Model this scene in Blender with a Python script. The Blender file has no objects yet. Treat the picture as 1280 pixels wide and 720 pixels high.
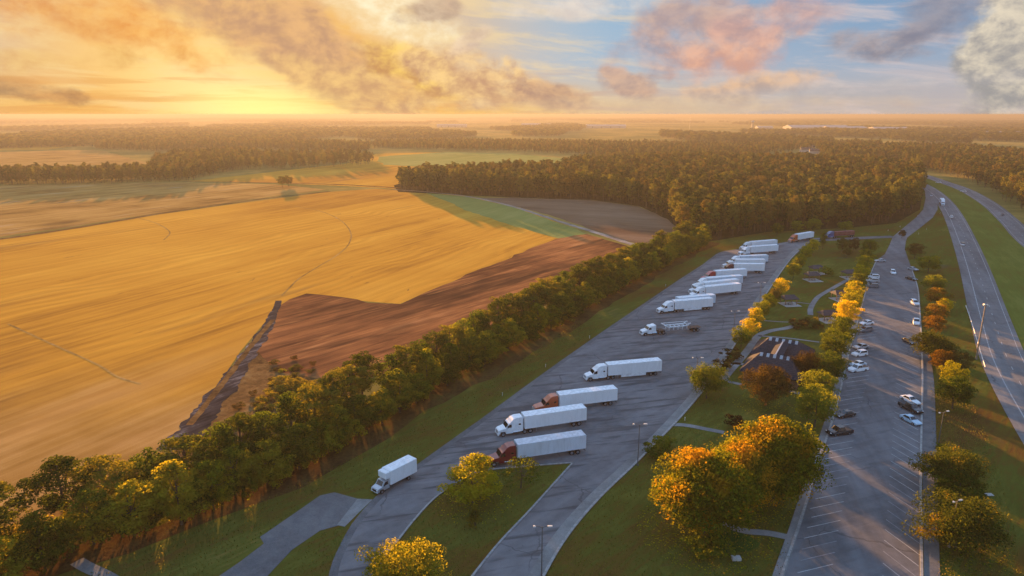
import bpy, bmesh, math, random
import numpy as np
from mathutils import Vector, Matrix, noise as mnoise
from mathutils.geometry import tessellate_polygon
C = bpy.context.scene.collection
SC = bpy.context.scene
R = math.radians
random.seed(7)

# ------------------------------------------------------------------ camera
cam = bpy.data.cameras.new('camera')
camo = bpy.data.objects.new('camera', cam); C.objects.link(camo)
CAM_H = 67.0
PITCH = math.atan(217 / 853.0)
camo.location = (0, 0, CAM_H)
camo.rotation_euler = (R(90) - PITCH, 0, 0)
cam.sensor_width = 36.0
cam.lens = 853.0 / 1280.0 * 36.0
cam.clip_start = 0.5; cam.clip_end = 80000
SC.camera = camo

# ------------------------------------------------------------------ light
SUN_EL, SUN_AZ = 5.2, -20.5      # degrees; azimuth from +Y, negative = towards -X
EXPOSURE = 2.62
sv = Vector((math.sin(R(SUN_AZ)) * math.cos(R(SUN_EL)), math.cos(R(SUN_AZ)) * math.cos(R(SUN_EL)), math.sin(R(SUN_EL))))
sl = bpy.data.lights.new('sun', 'SUN'); sl.energy = 5.0; sl.angle = R(0.5); sl.color = (1.0, 0.49, 0.15)
so = bpy.data.objects.new('sun', sl); C.objects.link(so)
so.rotation_euler = sv.to_track_quat('Z', 'Y').to_euler(); so.location = sv * 300
vs = SC.view_settings
vs.view_transform = 'Standard'; vs.look = 'None'; vs.exposure = EXPOSURE; vs.gamma = 1.0; vs.use_curve_mapping = False
SC.cycles.max_bounces = 6; SC.cycles.diffuse_bounces = 3; SC.cycles.glossy_bounces = 2; SC.cycles.transmission_bounces = 3
SC.cycles.transparent_max_bounces = 8; SC.cycles.volume_bounces = 0
SC.cycles.use_denoising = True
SC.cycles.sample_clamp_indirect = 4.0

# ------------------------------------------------------------------ node helpers
class NT:
    def __init__(s, nt): s.nt = nt
    def n(s, t, **kw):
        nd = s.nt.nodes.new(t)
        for k, v in kw.items(): setattr(nd, k, v)
        return nd
    def lk(s, a, b): s.nt.links.new(a, b)
    def put(s, sock, v):
        if hasattr(v, 'is_linked') or hasattr(v, 'links'): s.lk(v, sock)
        elif v is not None: sock.default_value = v
    def m(s, op, a, b=None, c=None, clamp=False):
        nd = s.n('ShaderNodeMath', operation=op, use_clamp=clamp)
        for i, v in enumerate((a, b, c)):
            if v is not None: s.put(nd.inputs[i], v)
        return nd.outputs[0]
    def vm(s, op, a, b=None):
        nd = s.n('ShaderNodeVectorMath', operation=op)
        s.put(nd.inputs[0], a)
        if b is not None: s.put(nd.inputs[1], b)
        return nd.outputs[0]
    def xyz(s, x, y, z):
        nd = s.n('ShaderNodeCombineXYZ')
        for i, v in enumerate((x, y, z)): s.put(nd.inputs[i], v)
        return nd.outputs[0]
    def sep(s, v):
        nd = s.n('ShaderNodeSeparateXYZ'); s.put(nd.inputs[0], v); return nd.outputs
    def noise(s, vec, scale, detail=4, rough=0.55, dist=0.0, col=False):
        nd = s.n('ShaderNodeTexNoise')
        s.put(nd.inputs['Vector'], vec); s.put(nd.inputs['Scale'], scale)
        nd.inputs['Detail'].default_value = detail; nd.inputs['Roughness'].default_value = rough; nd.inputs['Distortion'].default_value = dist
        return nd.outputs['Color' if col else 'Fac']
    def rng(s, v, a, b, c=0.0, d=1.0, smooth=True):
        nd = s.n('ShaderNodeMapRange'); nd.interpolation_type = 'SMOOTHSTEP' if smooth else 'LINEAR'
        s.put(nd.inputs[0], v)
        for i, x in enumerate((a, b, c, d)): s.put(nd.inputs[i + 1], x)
        return nd.outputs[0]
    def mix(s, f, a, b, mode='MIX'):
        nd = s.n('ShaderNodeMix', data_type='RGBA', blend_type=mode)
        s.put(nd.inputs[0], f)
        for k, v in ((6, a), (7, b)):
            if isinstance(v, (tuple, list)): v = (v[0], v[1], v[2], 1)
            s.put(nd.inputs[k], v)
        return nd.outputs[2]
    def ramp(s, f, stops):
        nd = s.n('ShaderNodeValToRGB'); s.put(nd.inputs[0], f)
        e = nd.color_ramp.elements
        while len(e) > 1: e.remove(e[-1])
        for i, (p, c) in enumerate(stops):
            x = e[0] if i == 0 else e.new(p)
            x.position = p; x.color = (c[0], c[1], c[2], 1)
        return nd.outputs[0]

# ------------------------------------------------------------------ sky
def srgb(r, g, b):
    f = lambda v: (v / 255 / 12.92) if v / 255 <= 0.04045 else ((v / 255 + 0.055) / 1.055) ** 2.4
    return (f(r), f(g), f(b))
def skc(r, g, b, k=1.0):
    # a sky radiance that shows as this colour at the chosen exposure
    q = 2 ** (-EXPOSURE) * k
    c = srgb(r, g, b); return (c[0] * q, c[1] * q, c[2] * q)

world = bpy.data.worlds.new('World'); SC.world = world; world.use_nodes = True
def build_world():
    nt = world.node_tree; nt.nodes.clear(); T = NT(nt)
    tc = T.n('ShaderNodeTexCoord').outputs['Generated']
    d = T.vm('NORMALIZE', tc)
    x, y, z = T.sep(d)
    az = T.m('MULTIPLY', T.m('ARCTAN2', x, y), 57.2958)
    el = T.m('MULTIPLY', T.m('ARCSINE', z), 57.2958)
    sky = T.n('ShaderNodeTexSky', sky_type='NISHITA', sun_disc=False)
    sky.sun_elevation = R(SUN_EL); sky.sun_rotation = R(SUN_AZ); sky.air_density = 1.0; sky.dust_density = 1.0; sky.ozone_density = 2.5
    base = T.mix(1.0, sky.outputs[0], (0.152, 0.150, 0.153), 'MULTIPLY')
    # open sky seen through thin high air: blue between the clouds, gold towards the sun, cream along the horizon
    dist = T.m('SUBTRACT', az, SUN_AZ)
    dist_s = T.m('MULTIPLY', dist, -1.0)
    dist = T.m('ABSOLUTE', dist)
    lowblue = T.mix(T.rng(az, -12, 36), skc(170, 200, 222), skc(122, 156, 192))
    lowblue = T.mix(T.rng(el, 1.5, 9), T.mix(0.3, lowblue, skc(224, 212, 200)), lowblue)
    hor = T.mix(T.rng(dist, 8, 50), skc(252, 205, 120), skc(198, 184, 176))
    c = T.mix(T.rng(el, 4.2, -0.2), lowblue, hor)
    gold = T.rng(dist, 30, 6)
    gold = T.m('MULTIPLY', gold, T.rng(el, 26, 4))
    c = T.mix(gold, c, skc(250, 192, 104, 1.0))
    gl = T.m('MULTIPLY', T.rng(T.m('ABSOLUTE', T.m('ADD', dist_s, T.m('MULTIPLY', T.m('SUBTRACT', el, 0.5), -0.9))), 12, 0), T.rng(el, 10, 0.5))
    c = T.mix(T.m('MULTIPLY', gl, 0.8), c, skc(255, 228, 158, 1.2))
    # above the part of the sky low over the land the air goes over to the clear daylight sky
    c = T.mix(T.rng(el, 12, 40), c, T.mix(1.0, base, (1, 1, 1), 'MULTIPLY'))
    # cloud texture space: degrees, streched along the horizon
    P2 = T.xyz(T.m('MULTIPLY', az, 0.7), el, 0.0)
    warp = T.noise(P2, 0.22, 3, 0.5, col=True)
    wsc = T.n('ShaderNodeVectorMath', operation='SCALE'); T.lk(T.vm('SUBTRACT', warp, (0.5, 0.5, 0.5)), wsc.inputs[0]); wsc.inputs['Scale'].default_value = 1.8
    P3 = T.vm('ADD', P2, wsc.outputs[0])
    n1 = T.noise(P3, 0.42, 10, 0.56)
    n2 = T.noise(T.vm('ADD', P3, (0.9, -0.7, 0)), 0.8, 9, 0.62)
    n3 = T.noise(T.xyz(T.m('MULTIPLY', az, 0.16), T.m('ADD', el, T.m('MULTIPLY', az, 0.10)), 5.0), 0.8, 7, 0.62, 0.4)
    def cloud(c, cen, rad, rot, ca, cb, amp=0.9, soft=0.7, op=1.0, thr=0.0):
        a = T.m('SUBTRACT', az, cen[0]); e = T.m('SUBTRACT', el, cen[1])
        cr, sr = math.cos(R(rot)), math.sin(R(rot))
        u = T.m('ADD', T.m('MULTIPLY', a, cr / rad[0]), T.m('MULTIPLY', e, sr / rad[0]))
        v = T.m('ADD', T.m('MULTIPLY', a, -sr / rad[1]), T.m('MULTIPLY', e, cr / rad[1]))
        k = T.m('SUBTRACT', 1.0, T.m('ADD', T.m('MULTIPLY', u, u), T.m('MULTIPLY', v, v)))
        k = T.m('ADD', k, T.m('MULTIPLY', T.m('SUBTRACT', n1, 0.5), amp * 7.5))
        f = T.m('MULTIPLY', T.rng(k, thr, thr + soft), op)
        sh = T.rng(T.m('ADD', T.m('MULTIPLY', T.m('SUBTRACT', n2, 0.5), 3.0), T.m('MULTIPLY', v, 0.22)), -0.55, 0.55)
        # thin edges let the light through and are brighter than the thick middle
        sh = T.m('MULTIPLY', sh, T.rng(k, thr + 2.2, thr + 0.2, 0.55, 1.0))
        return T.mix(f, c, T.mix(sh, ca, cb))
    # high thin veils over the whole view
    veil = T.m('MULTIPLY', T.rng(n3, 0.44, 0.68), 0.55)
    c = T.mix(veil, c, T.mix(T.rng(dist, 14, 50), skc(255, 222, 158), skc(226, 206, 200)))
    band = T.m('MULTIPLY', T.rng(T.noise(T.xyz(T.m('MULTIPLY', az, 0.07), el, 2.0), 1.5, 6, 0.6, 0.3), 0.46, 0.62), T.rng(el, 4.5, 1.5))
    c = T.mix(T.m('MULTIPLY', band, 0.5), c, T.mix(T.rng(dist, 10, 40), skc(232, 160, 84), skc(186, 178, 180)))
    CL = [
        # centre, radii (deg), rotation, dark colour, bright colour, amp, soft, opacity
        ((-32.44,6.7), (13, 2.4), -8, skc(226,146,74), skc(252,190,108), 0.35, 1.4, 0.8),
        ((-26.87,6.14), (7, 2.0), -30, skc(236,150,70), skc(255,190,100), 0.4, 1.5, 0.7),
        ((-34.58,1.6), (4.5, 0.9), -8, skc(164,122,90), skc(226,168,104), 0.45, 0.8, 0.75),
        ((-31.52,3.58), (9, 1.0), 5, skc(220,160,88), skc(255,214,130), 0.5, 1.4, 0.5),
        ((-9.35,7.48), (6.5, 3.0), -20, skc(250,222,172), skc(255,246,212,1.12), 0.25, 1.2, 0.95),
        ((-19.94,6.8), (13.0, 3.2), -24, skc(208,162,122), skc(240,186,124), 0.30, 1.0, 0.92),
        ((-14.94,4.58), (10.5, 3.4), -30, skc(200,156,122), skc(240,188,130), 0.32, 0.9, 0.95),
        ((-11.45,2.14), (8.5, 2.1), -10, skc(212,164,118), skc(255,210,134), 0.36, 1.0, 0.9),
        ((-7.64,3.5), (6.0, 1.9), -20, skc(206,152,98), skc(255,212,110,1.08), 0.42, 0.9, 0.9),
        ((-2.57,2.8), (7.0, 2.4), -16, skc(202,156,122), skc(255,214,148,1.05), 0.42, 0.9, 0.9),
        ((3.23,1.44), (4.2, 1.4), -5, skc(176,140,124), skc(224,178,136), 0.32, 0.8, 0.85),
        ((-6.57,7.76), (3.2, 1.2), 10, skc(180,152,134), skc(216,182,152), 0.5, 0.9, 0.75),
        ((-3.3,5.57), (2.6, 0.8), 30, skc(204,176,160), skc(244,216,188), 0.45, 1.0, 0.6),
        ((5.63,8.11), (8.5, 1.3), 2, skc(222,208,198), skc(246,230,212), 0.3, 1.3, 0.85),
        ((9.26,2.34), (2.8, 1.4), -15, skc(176,148,140), skc(226,184,152), 0.36, 0.9, 0.85),
        ((15.15,5.85), (8.4, 3.6), 10, skc(172,148,148), skc(226,182,160), 0.28, 1.2, 0.9),
        ((12.99,7.27), (4.6, 2.0), 8, skc(178,156,156), skc(206,176,162), 0.30, 1.0, 0.8),
        ((16.45,4.2), (5.4, 2.4), 6, skc(218,162,138), skc(255,194,156), 0.34, 1.4, 0.85),
        ((20.73,7.2), (8.5, 1.9), 16, skc(190,158,156), skc(232,182,166), 0.36, 1.5, 0.75),
        ((18.36,2.07), (7.0, 1.1), 8, skc(190,162,146), skc(248,200,152), 0.45, 1.2, 0.8),
        ((26.78,4.77), (4.6, 1.5), 8, skc(140,134,144), skc(188,168,162), 0.42, 1.3, 0.9),
        ((31.12,6.49), (4.6, 2.0), 20, skc(134,134,150), skc(166,158,164), 0.28, 1.1, 0.85),
        ((35.5,4.89), (4.0, 6.5), -12, skc(162,158,156), skc(232,218,194), 0.20, 0.5, 1.0),
        ((25.32,1.75), (14, 0.9), 3, skc(176,172,174), skc(206,196,190), 0.45, 1.5, 0.55),
        ((11.52,0.8), (22, 0.8), 0, skc(208,178,152), skc(240,208,164), 0.4, 1.6, 0.6),
    ]
    for it in CL:
        c = cloud(c, it[0], it[1], it[2], it[3], it[4], it[5], it[6], it[7])
    # the sun behind the bank, low over the horizon
    su = T.m('DIVIDE', T.m('SUBTRACT', az, (-19.68,0.18)[0]), 8.5); sw = T.m('DIVIDE', T.m('SUBTRACT', el, 0.3), 2.6)
    sg = T.rng(T.m('SQRT', T.m('ADD', T.m('MULTIPLY', su, su), T.m('MULTIPLY', sw, sw))), 1.0, 0.0)
    c = T.mix(T.m('MULTIPLY', sg, 0.85), c, skc(255, 230, 140, 1.3))
    # broken clouds over the rest of the sky, out of the picture
    pl = T.vm('DIVIDE', d, T.xyz(T.m('ADD', T.m('MAXIMUM', z, 0.0), 0.12), T.m('ADD', T.m('MAXIMUM', z, 0.0), 0.12), 1.0))
    nn = T.noise(pl, 1.3, 6, 0.55)
    f = T.m('MULTIPLY', T.rng(nn, 0.5, 0.66), T.rng(el, 10.5, 16))
    tint = T.mix(T.rng(dist, 20, 90), skc(235, 180, 120), skc(178, 170, 180))
    c = T.mix(T.m('MULTIPLY', f, 0.3), c, tint)
    bg = T.n('ShaderNodeBackground'); T.lk(c, bg.inputs[0]); bg.inputs[1].default_value = 1.0
    out = T.n('ShaderNodeOutputWorld'); T.lk(bg.outputs[0], out.inputs[0])
build_world()
world.cycles.sampling_method = 'MANUAL'; world.cycles.sample_map_resolution = 512

# ------------------------------------------------------------------ materials
MATS = {}
def new_mat(name):
    m = bpy.data.materials.new(name); m.use_nodes = True
    nt = m.node_tree; nt.nodes.clear(); T = NT(nt)
    out = T.n('ShaderNodeOutputMaterial')
    MATS[name] = m
    return m, T, out
def bsdf(T, out, col, rough=0.8, metal=0.0, normal=None, spec=0.3, coat=0.0):
    b = T.n('ShaderNodeBsdfPrincipled')
    if isinstance(col, (tuple, list)): col = (col[0], col[1], col[2], 1)
    T.put(b.inputs['Base Color'], col); T.put(b.inputs['Roughness'], rough); b.inputs['Metallic'].default_value = metal
    b.inputs['Specular IOR Level'].default_value = spec; b.inputs['Coat Weight'].default_value = coat
    if normal is not None: T.lk(normal, b.inputs['Normal'])
    T.lk(b.outputs[0], out.inputs[0]); return b
def bump(T, h, strength, dist=0.1):
    b = T.n('ShaderNodeBump'); b.inputs['Strength'].default_value = strength; b.inputs['Distance'].default_value = dist
    T.lk(h, b.inputs['Height']); return b.outputs[0]
def wpos(T): return T.n('ShaderNodeNewGeometry').outputs['Position']
def along(T, p, ang, sx, sy):
    """position turned so that x runs along ang (degrees, from +X) and scaled"""
    mp = T.n('ShaderNodeMapping'); mp.vector_type = 'POINT'
    rt = T.n('ShaderNodeVectorRotate', rotation_type='Z_AXIS'); T.lk(p, rt.inputs['Vector']); rt.inputs['Angle'].default_value = R(-ang)
    T.lk(rt.outputs[0], mp.inputs[0]); mp.inputs['Scale'].default_value = (sx, sy, 1)
    return mp.outputs[0]

def m_plain(name, col, rough=0.6, metal=0.0, spec=0.4, var=0.12, scale=1.5, coat=0.0):
    m, T, out = new_mat(name)
    tc = T.n('ShaderNodeTexCoord').outputs['Object']
    nz = T.noise(tc, scale, 5, 0.6)
    dk = tuple(v * (1 - var) for v in col); lt = tuple(min(1, v * (1 + var)) for v in col)
    bsdf(T, out, T.mix(T.rng(nz, 0.3, 0.7), dk, lt), rough, metal, spec=spec, coat=coat)
    return m
def m_ground(name, stops, scales=(0.02, 0.15, 1.2), w=(0.5, 0.3, 0.2), rough=0.95, ang=None, stretch=12.0, bs=0.5, bd=0.3, row=None, spots=None, zone=None):
    m, T, out = new_mat(name); p = wpos(T)
    acc = None
    for k, (s, ww) in enumerate(zip(scales, w)):
        v = along(T, p, ang, s / stretch, s) if (ang is not None and k > 0) else p
        nz = T.noise(v, 1.0 if (ang is not None and k > 0) else s, 6, 0.6, 0.3)
        t = T.m('MULTIPLY', nz, ww)
        acc = t if acc is None else T.m('ADD', acc, t)
    f = T.rng(acc, 0.38, 0.62, smooth=False)
    c = T.ramp(f, stops)
    if zone:   # older, paler stubble on one side, the two running into each other
        yy_ = T.m('ADD', T.sep(p)[1], T.m('MULTIPLY', T.m('SUBTRACT', T.noise(along(T, p, ang, 0.008, 0.03), 1.0, 5, 0.6), 0.5), 150.0))
        c = T.mix(T.m('MULTIPLY', T.rng(yy_, zone[1], zone[2]), 0.85), c, T.ramp(T.rng(T.m('ADD', acc, T.m('MULTIPLY', T.noise(p, 0.06, 4), 0.3)), 0.48, 0.82), zone[0]))
    h = acc
    if row:   # drilled rows
        per, amt, wob = row
        v = T.sep(along(T, p, ang, 1, 1))
        yy = T.m('ADD', v[1], T.m('MULTIPLY', T.noise(p, 0.012, 2), wob))
        sn = T.m('SINE', T.m('MULTIPLY', yy, 6.2832 / per))
        sn = T.m('MULTIPLY', sn, T.rng(T.noise(along(T, p, ang, 0.004, 0.03), 1.0, 3), 0.35, 0.65))
        c = T.mix(T.m('MULTIPLY', T.m('ADD', sn, 1.0), amt), c, tuple(v_ * 0.55 for v_ in stops[0][1]))
    if spots:
        for (col, s, lo, hi, op, st) in spots:
            v = along(T, p, ang or 0, s / st, s)
            c = T.mix(T.m('MULTIPLY', T.rng(T.noise(v, 1.0, 4, 0.6, 0.5), lo, hi), op), c, col)
    fine = T.noise(p, 6.0, 3, 0.7)
    c = T.mix(T.rng(fine, 0.3, 0.7, 0.0, 0.35), c, T.mix(1.0, c, (0.55, 0.55, 0.5), 'MULTIPLY'))
    bsdf(T, out, c, rough, spec=0.0, normal=bump(T, T.m('ADD', acc, T.m('MULTIPLY', fine, 0.15)), bs, bd))
    return m

ROWDIR = 64.0
m_ground('meadow', [(0.0, (0.12, 0.060, 0.018)), (0.3, (0.125, 0.085, 0.018)), (0.55, (0.105, 0.105, 0.019)), (0.8, (0.13, 0.135, 0.026)), (1.0, (0.20, 0.155, 0.042))], (0.025, 0.12, 0.9), (0.40, 0.33, 0.27), ang=47, stretch=5, bs=0.8, bd=0.4,
         spots=[((0.13, 0.07, 0.025), 0.5, 0.60, 0.70, 0.6, 1), ((0.10, 0.085, 0.05), 0.10, 0.62, 0.74, 0.6, 3)])
m_ground('verge', [(0.0, (0.15, 0.125, 0.026)), (0.5, (0.14, 0.16, 0.030)), (1.0, (0.19, 0.20, 0.046))], (0.03, 0.2, 1.0), (0.40, 0.38, 0.22), ang=64, stretch=9, bs=0.5)
m_ground('farmland', [(0.0, (0.10, 0.11, 0.03)), (0.4, (0.22, 0.18, 0.05)), (0.6, (0.36, 0.26, 0.07)), (1.0, (0.17, 0.19, 0.05))], (0.0016, 0.006, 0.05), (0.5, 0.35, 0.15), bs=0.2)
m_ground('wheat', [(0.0, (0.32, 0.150, 0.026)), (0.4, (0.58, 0.295, 0.038)), (1.0, (0.74, 0.42, 0.060))], (0.008, 0.05, 0.45), (0.4, 0.35, 0.25), ang=ROWDIR, stretch=22, bs=0.5, bd=0.12, row=(7.0, 0.12, 45), zone=([(0.0, (0.17, 0.085, 0.030)), (0.4, (0.34, 0.19, 0.055)), (1.0, (0.56, 0.34, 0.13))], 205.0, 120.0),
         spots=[((0.20, 0.13, 0.055), 0.03, 0.60, 0.72, 0.55, 7), ((0.34, 0.15, 0.035), 0.006, 0.48, 0.66, 0.5, 2), ((0.15, 0.085, 0.035), 0.16, 0.68, 0.74, 0.8, 3)])
m_ground('stubble', [(0.0, (0.16, 0.085, 0.028)), (0.4, (0.34, 0.20, 0.055)), (1.0, (0.54, 0.34, 0.11))], (0.02, 0.08, 0.6), (0.4, 0.35, 0.25), ang=62, stretch=16, bs=0.6, bd=0.15,
         spots=[((0.46, 0.38, 0.28), 0.10, 0.58, 0.72, 0.6, 9), ((0.12, 0.07, 0.035), 0.07, 0.58, 0.72, 0.6, 7)])
m_ground('green_and_shaded_field', [(0.0, (0.20, 0.23, 0.06)), (0.5, (0.27, 0.29, 0.08)), (1.0, (0.34, 0.34, 0.11))], (0.01, 0.05, 0.4), (0.4, 0.35, 0.25), ang=ROWDIR, stretch=14, bs=0.2)  # green crop colour; also paints the shaded part of the gold field
m_ground('soil', [(0.0, (0.075, 0.032, 0.018)), (0.35, (0.17, 0.072, 0.032)), (0.7, (0.34, 0.145, 0.055)), (1.0, (0.50, 0.245, 0.10))], (0.018, 0.07, 0.5), (0.35, 0.4, 0.25), ang=50, stretch=9, bs=0.9, bd=0.25,
         spots=[((0.055, 0.027, 0.018), 0.05, 0.48, 0.62, 0.8, 6), ((0.045, 0.025, 0.018), 0.013, 0.52, 0.66, 0.6, 1.5), ((0.50, 0.24, 0.09), 0.22, 0.58, 0.70, 0.5, 10)])
m_ground('soil_pale', [(0.0, (0.12, 0.07, 0.045)), (0.5, (0.19, 0.125, 0.08)), (1.0, (0.26, 0.18, 0.12))], (0.012, 0.05, 0.3), (0.4, 0.35, 0.25), ang=-25, stretch=8, bs=0.5)
m_ground('scrub', [(0.0, (0.07, 0.04, 0.018)), (0.5, (0.17, 0.095, 0.035)), (1.0, (0.26, 0.17, 0.07))], (0.05, 0.25, 1.2), (0.35, 0.4, 0.25), bs=1.0, bd=0.5)
m_ground('track', [(0.0, (0.025, 0.02, 0.02)), (0.55, (0.06, 0.05, 0.052)), (0.8, (0.16, 0.145, 0.15)), (1.0, (0.34, 0.32, 0.32))], (0.07, 0.35, 1.2), (0.35, 0.4, 0.25), ang=58, stretch=4, bs=0.7)
m_ground('dirt_road', [(0.0, (0.20, 0.16, 0.13)), (1.0, (0.44, 0.39, 0.34))], (0.05, 0.25, 1.0), bs=0.3)
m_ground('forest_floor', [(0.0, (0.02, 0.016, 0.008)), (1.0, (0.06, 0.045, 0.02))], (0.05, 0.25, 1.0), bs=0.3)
m_ground('concrete', [(0.0, (0.17, 0.165, 0.16)), (0.5, (0.25, 0.245, 0.235)), (1.0, (0.33, 0.32, 0.305))], (0.06, 0.4, 2.5), bs=0.1)
m_ground('old_pavement', [(0.0, (0.11, 0.11, 0.115)), (0.5, (0.16, 0.158, 0.16)), (1.0, (0.22, 0.215, 0.21))], (0.06, 0.4, 2.5), bs=0.1)
m_ground('litter', [(0.0, (0.035, 0.018, 0.010)), (0.35, (0.075, 0.040, 0.016)), (0.65, (0.11, 0.065, 0.022)), (1.0, (0.085, 0.085, 0.02))], (0.04, 0.3, 1.5), (0.35, 0.35, 0.3), bs=0.8)
m_ground('lush_grass', [(0.0, (0.03, 0.06, 0.012)), (1.0, (0.06, 0.12, 0.02))], (0.1, 0.5, 2), bs=0.4)

def m_asphalt(name, base, ang, lane=0.0, streak=0.0, streak_ang=15, lane_c=0.0):
    m, T, out = new_mat(name); p = wpos(T)
    n1 = T.noise(p, 0.035, 5, 0.6); n2 = T.noise(p, 0.35, 6, 0.65); n3 = T.noise(p, 9.0, 3, 0.7)
    n4 = T.noise(along(T, p, ang, 0.012, 0.25), 1.0, 5, 0.6)
    f = T.m('ADD', T.m('ADD', T.m('MULTIPLY', n1, 0.35), T.m('MULTIPLY', n2, 0.25)), T.m('MULTIPLY', n4, 0.4))
    f = T.rng(f, 0.35, 0.65)
    c = T.mix(f, tuple(b * 0.72 for b in base), tuple(b * 1.35 for b in base))
    if streak:      # rubber and oil left along the bays
        s1 = T.rng(T.noise(along(T, p, streak_ang, 0.06, 0.5), 1.0, 4, 0.6), 0.50, 0.64)
        c = T.mix(T.m('MULTIPLY', s1, streak), c, tuple(b * 0.45 for b in base))
        s2 = T.rng(T.noise(along(T, p, streak_ang - 3, 0.03, 0.4), 1.0, 4, 0.6, 0.2), 0.60, 0.72)
        c = T.mix(T.m('MULTIPLY', s2, streak * 0.5), c, tuple(b * 1.9 for b in base))
    # sealed cracks
    vo = T.n('ShaderNodeTexVoronoi', feature='DISTANCE_TO_EDGE'); T.lk(T.vm('ADD', p, T.vm('MULTIPLY', T.noise(p, 0.3, 3, col=True), (3, 3, 0))), vo.inputs['Vector']); vo.inputs['Scale'].default_value = 0.07
    ck = T.m('MULTIPLY', T.rng(vo.outputs['Distance'], 0.012, 0.002), T.rng(T.noise(p, 0.05, 2), 0.45, 0.6))
    c = T.mix(T.m('MULTIPLY', ck, 0.6), c, tuple(b * 0.4 for b in base))
    oil = T.rng(T.noise(p, 0.8, 3, 0.5), 0.70, 0.78)
    c = T.mix(T.m('MULTIPLY', oil, 0.5), c, tuple(b * 0.35 for b in base))
    c = T.mix(T.rng(n3, 0.35, 0.65, 0, 0.25), c, T.mix(1.0, c, (0.6, 0.6, 0.6), 'MULTIPLY'))
    bsdf(T, out, c, 0.9, spec=0.12, normal=bump(T, T.m('ADD', n3, n2), 0.25, 0.02))
    return m
m_asphalt('asphalt_truck', (0.178, 0.170, 0.170), 47, streak=0.75, streak_ang=15)
m_asphalt('asphalt_car', (0.158, 0.153, 0.155), 76, streak=0.25, streak_ang=20)
m_asphalt('asphalt_road', (0.175, 0.170, 0.168), 64, streak=0.2, streak_ang=64)
m_plain('line_paint', (0.33, 0.33, 0.325), 0.7, var=0.35, scale=2.0)
m_plain('line_worn', (0.24, 0.24, 0.25), 0.8, var=0.5, scale=1.2)
m_plain('kerb_stone', (0.30, 0.29, 0.27), 0.85, var=0.25)

def m_leaf(name, dark, light, alt=None, trans=0.45, amt=0.4, nsc=0.45, thr=0.46):
    m, T, out = new_mat(name)
    geo = T.n('ShaderNodeNewGeometry'); oi = T.n('ShaderNodeObjectInfo')
    tc = T.n('ShaderNodeTexCoord').outputs['Object']
    nz = T.noise(tc, nsc, 3, 0.6)
    c = T.mix(T.rng(T.m('ADD', T.m('MULTIPLY', nz, 0.6), T.m('MULTIPLY', geo.outputs['Random Per Island'], 0.4)), 0.25, 0.75), dark, light)
    if alt:
        f2 = T.rng(T.m('ADD', T.noise(T.vm('ADD', tc, (7, 3, 1)), nsc * 0.8, 2), T.m('MULTIPLY', T.m('SUBTRACT', oi.outputs['Random'], 0.5), amt)), thr, thr + 0.2)
        c = T.mix(f2, c, alt)
    k = T.m('ADD', T.m('MULTIPLY', oi.outputs['Random'], 0.5), 0.75)
    c = T.mix(1.0, c, T.xyz(k, k, k), 'MULTIPLY')
    df = T.n('ShaderNodeBsdfDiffuse'); T.lk(c, df.inputs[0])
    tr = T.n('ShaderNodeBsdfTranslucent'); T.lk(T.mix(1.0, c, (1.5, 1.4, 0.7), 'MULTIPLY'), tr.inputs[0])
    ms = T.n('ShaderNodeMixShader'); ms.inputs[0].default_value = trans
    T.lk(df.outputs[0], ms.inputs[1]); T.lk(tr.outputs[0], ms.inputs[2]); T.lk(ms.outputs[0], out.inputs[0])
    return m
m_leaf('leaf_pine', (0.030, 0.045, 0.008), (0.085, 0.105, 0.014), (0.15, 0.13, 0.014), 0.42)
m_leaf('leaf_olive', (0.045, 0.065, 0.008), (0.14, 0.160, 0.014), (0.22, 0.19, 0.014), 0.5)
m_leaf('leaf_green', (0.034, 0.058, 0.008), (0.095, 0.130, 0.014), (0.15, 0.16, 0.014))
m_leaf('leaf_yellow', (0.14, 0.14, 0.006), (0.38, 0.35, 0.010), (0.44, 0.32, 0.010), 0.5)
m_leaf('leaf_yellowgreen', (0.055, 0.080, 0.007), (0.16, 0.19, 0.012), (0.26, 0.23, 0.010))
m_leaf('leaf_orange', (0.11, 0.055, 0.010), (0.25, 0.13, 0.014), (0.16, 0.13, 0.014))
m_leaf('leaf_brown', (0.045, 0.030, 0.012), (0.11, 0.070, 0.022), (0.08, 0.075, 0.016))
m_leaf('leaf_darkred', (0.022, 0.016, 0.008), (0.055, 0.036, 0.012), (0.09, 0.06, 0.012), 0.35)
m_leaf('leaf_dusk', (0.022, 0.034, 0.008), (0.085, 0.095, 0.012), (0.24, 0.15, 0.012), 0.42, nsc=0.22, amt=0.1, thr=0.55)  # dark for shaded crowns, orange patches for sunlit tops, put into leaf colour
m_leaf('leaf_maple', (0.060, 0.085, 0.008), (0.22, 0.22, 0.012), (0.44, 0.24, 0.012), nsc=0.20, amt=0.10, thr=0.44)
m_leaf('leaf_forest', (0.028, 0.042, 0.010), (0.090, 0.108, 0.020), (0.15, 0.135, 0.024), 0.3, amt=0.7)
m_leaf('leaf_forest_autumn', (0.05, 0.045, 0.010), (0.12, 0.10, 0.022), (0.16, 0.11, 0.022), 0.2, amt=0.7)
m_leaf('leaf_far', (0.045, 0.036, 0.016), (0.11, 0.08, 0.026), (0.15, 0.09, 0.03), 0.15, amt=0.6, nsc=0.1)
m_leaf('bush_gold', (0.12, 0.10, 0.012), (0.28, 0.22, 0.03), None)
m_leaf('tuft', (0.10, 0.09, 0.02), (0.17, 0.17, 0.032), (0.24, 0.17, 0.06), 0.4)
m_plain('bark', (0.075, 0.055, 0.042), 0.95, var=0.4, scale=3)
m_plain('bark_pine', (0.11, 0.065, 0.045), 0.95, var=0.4, scale=3)

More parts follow.
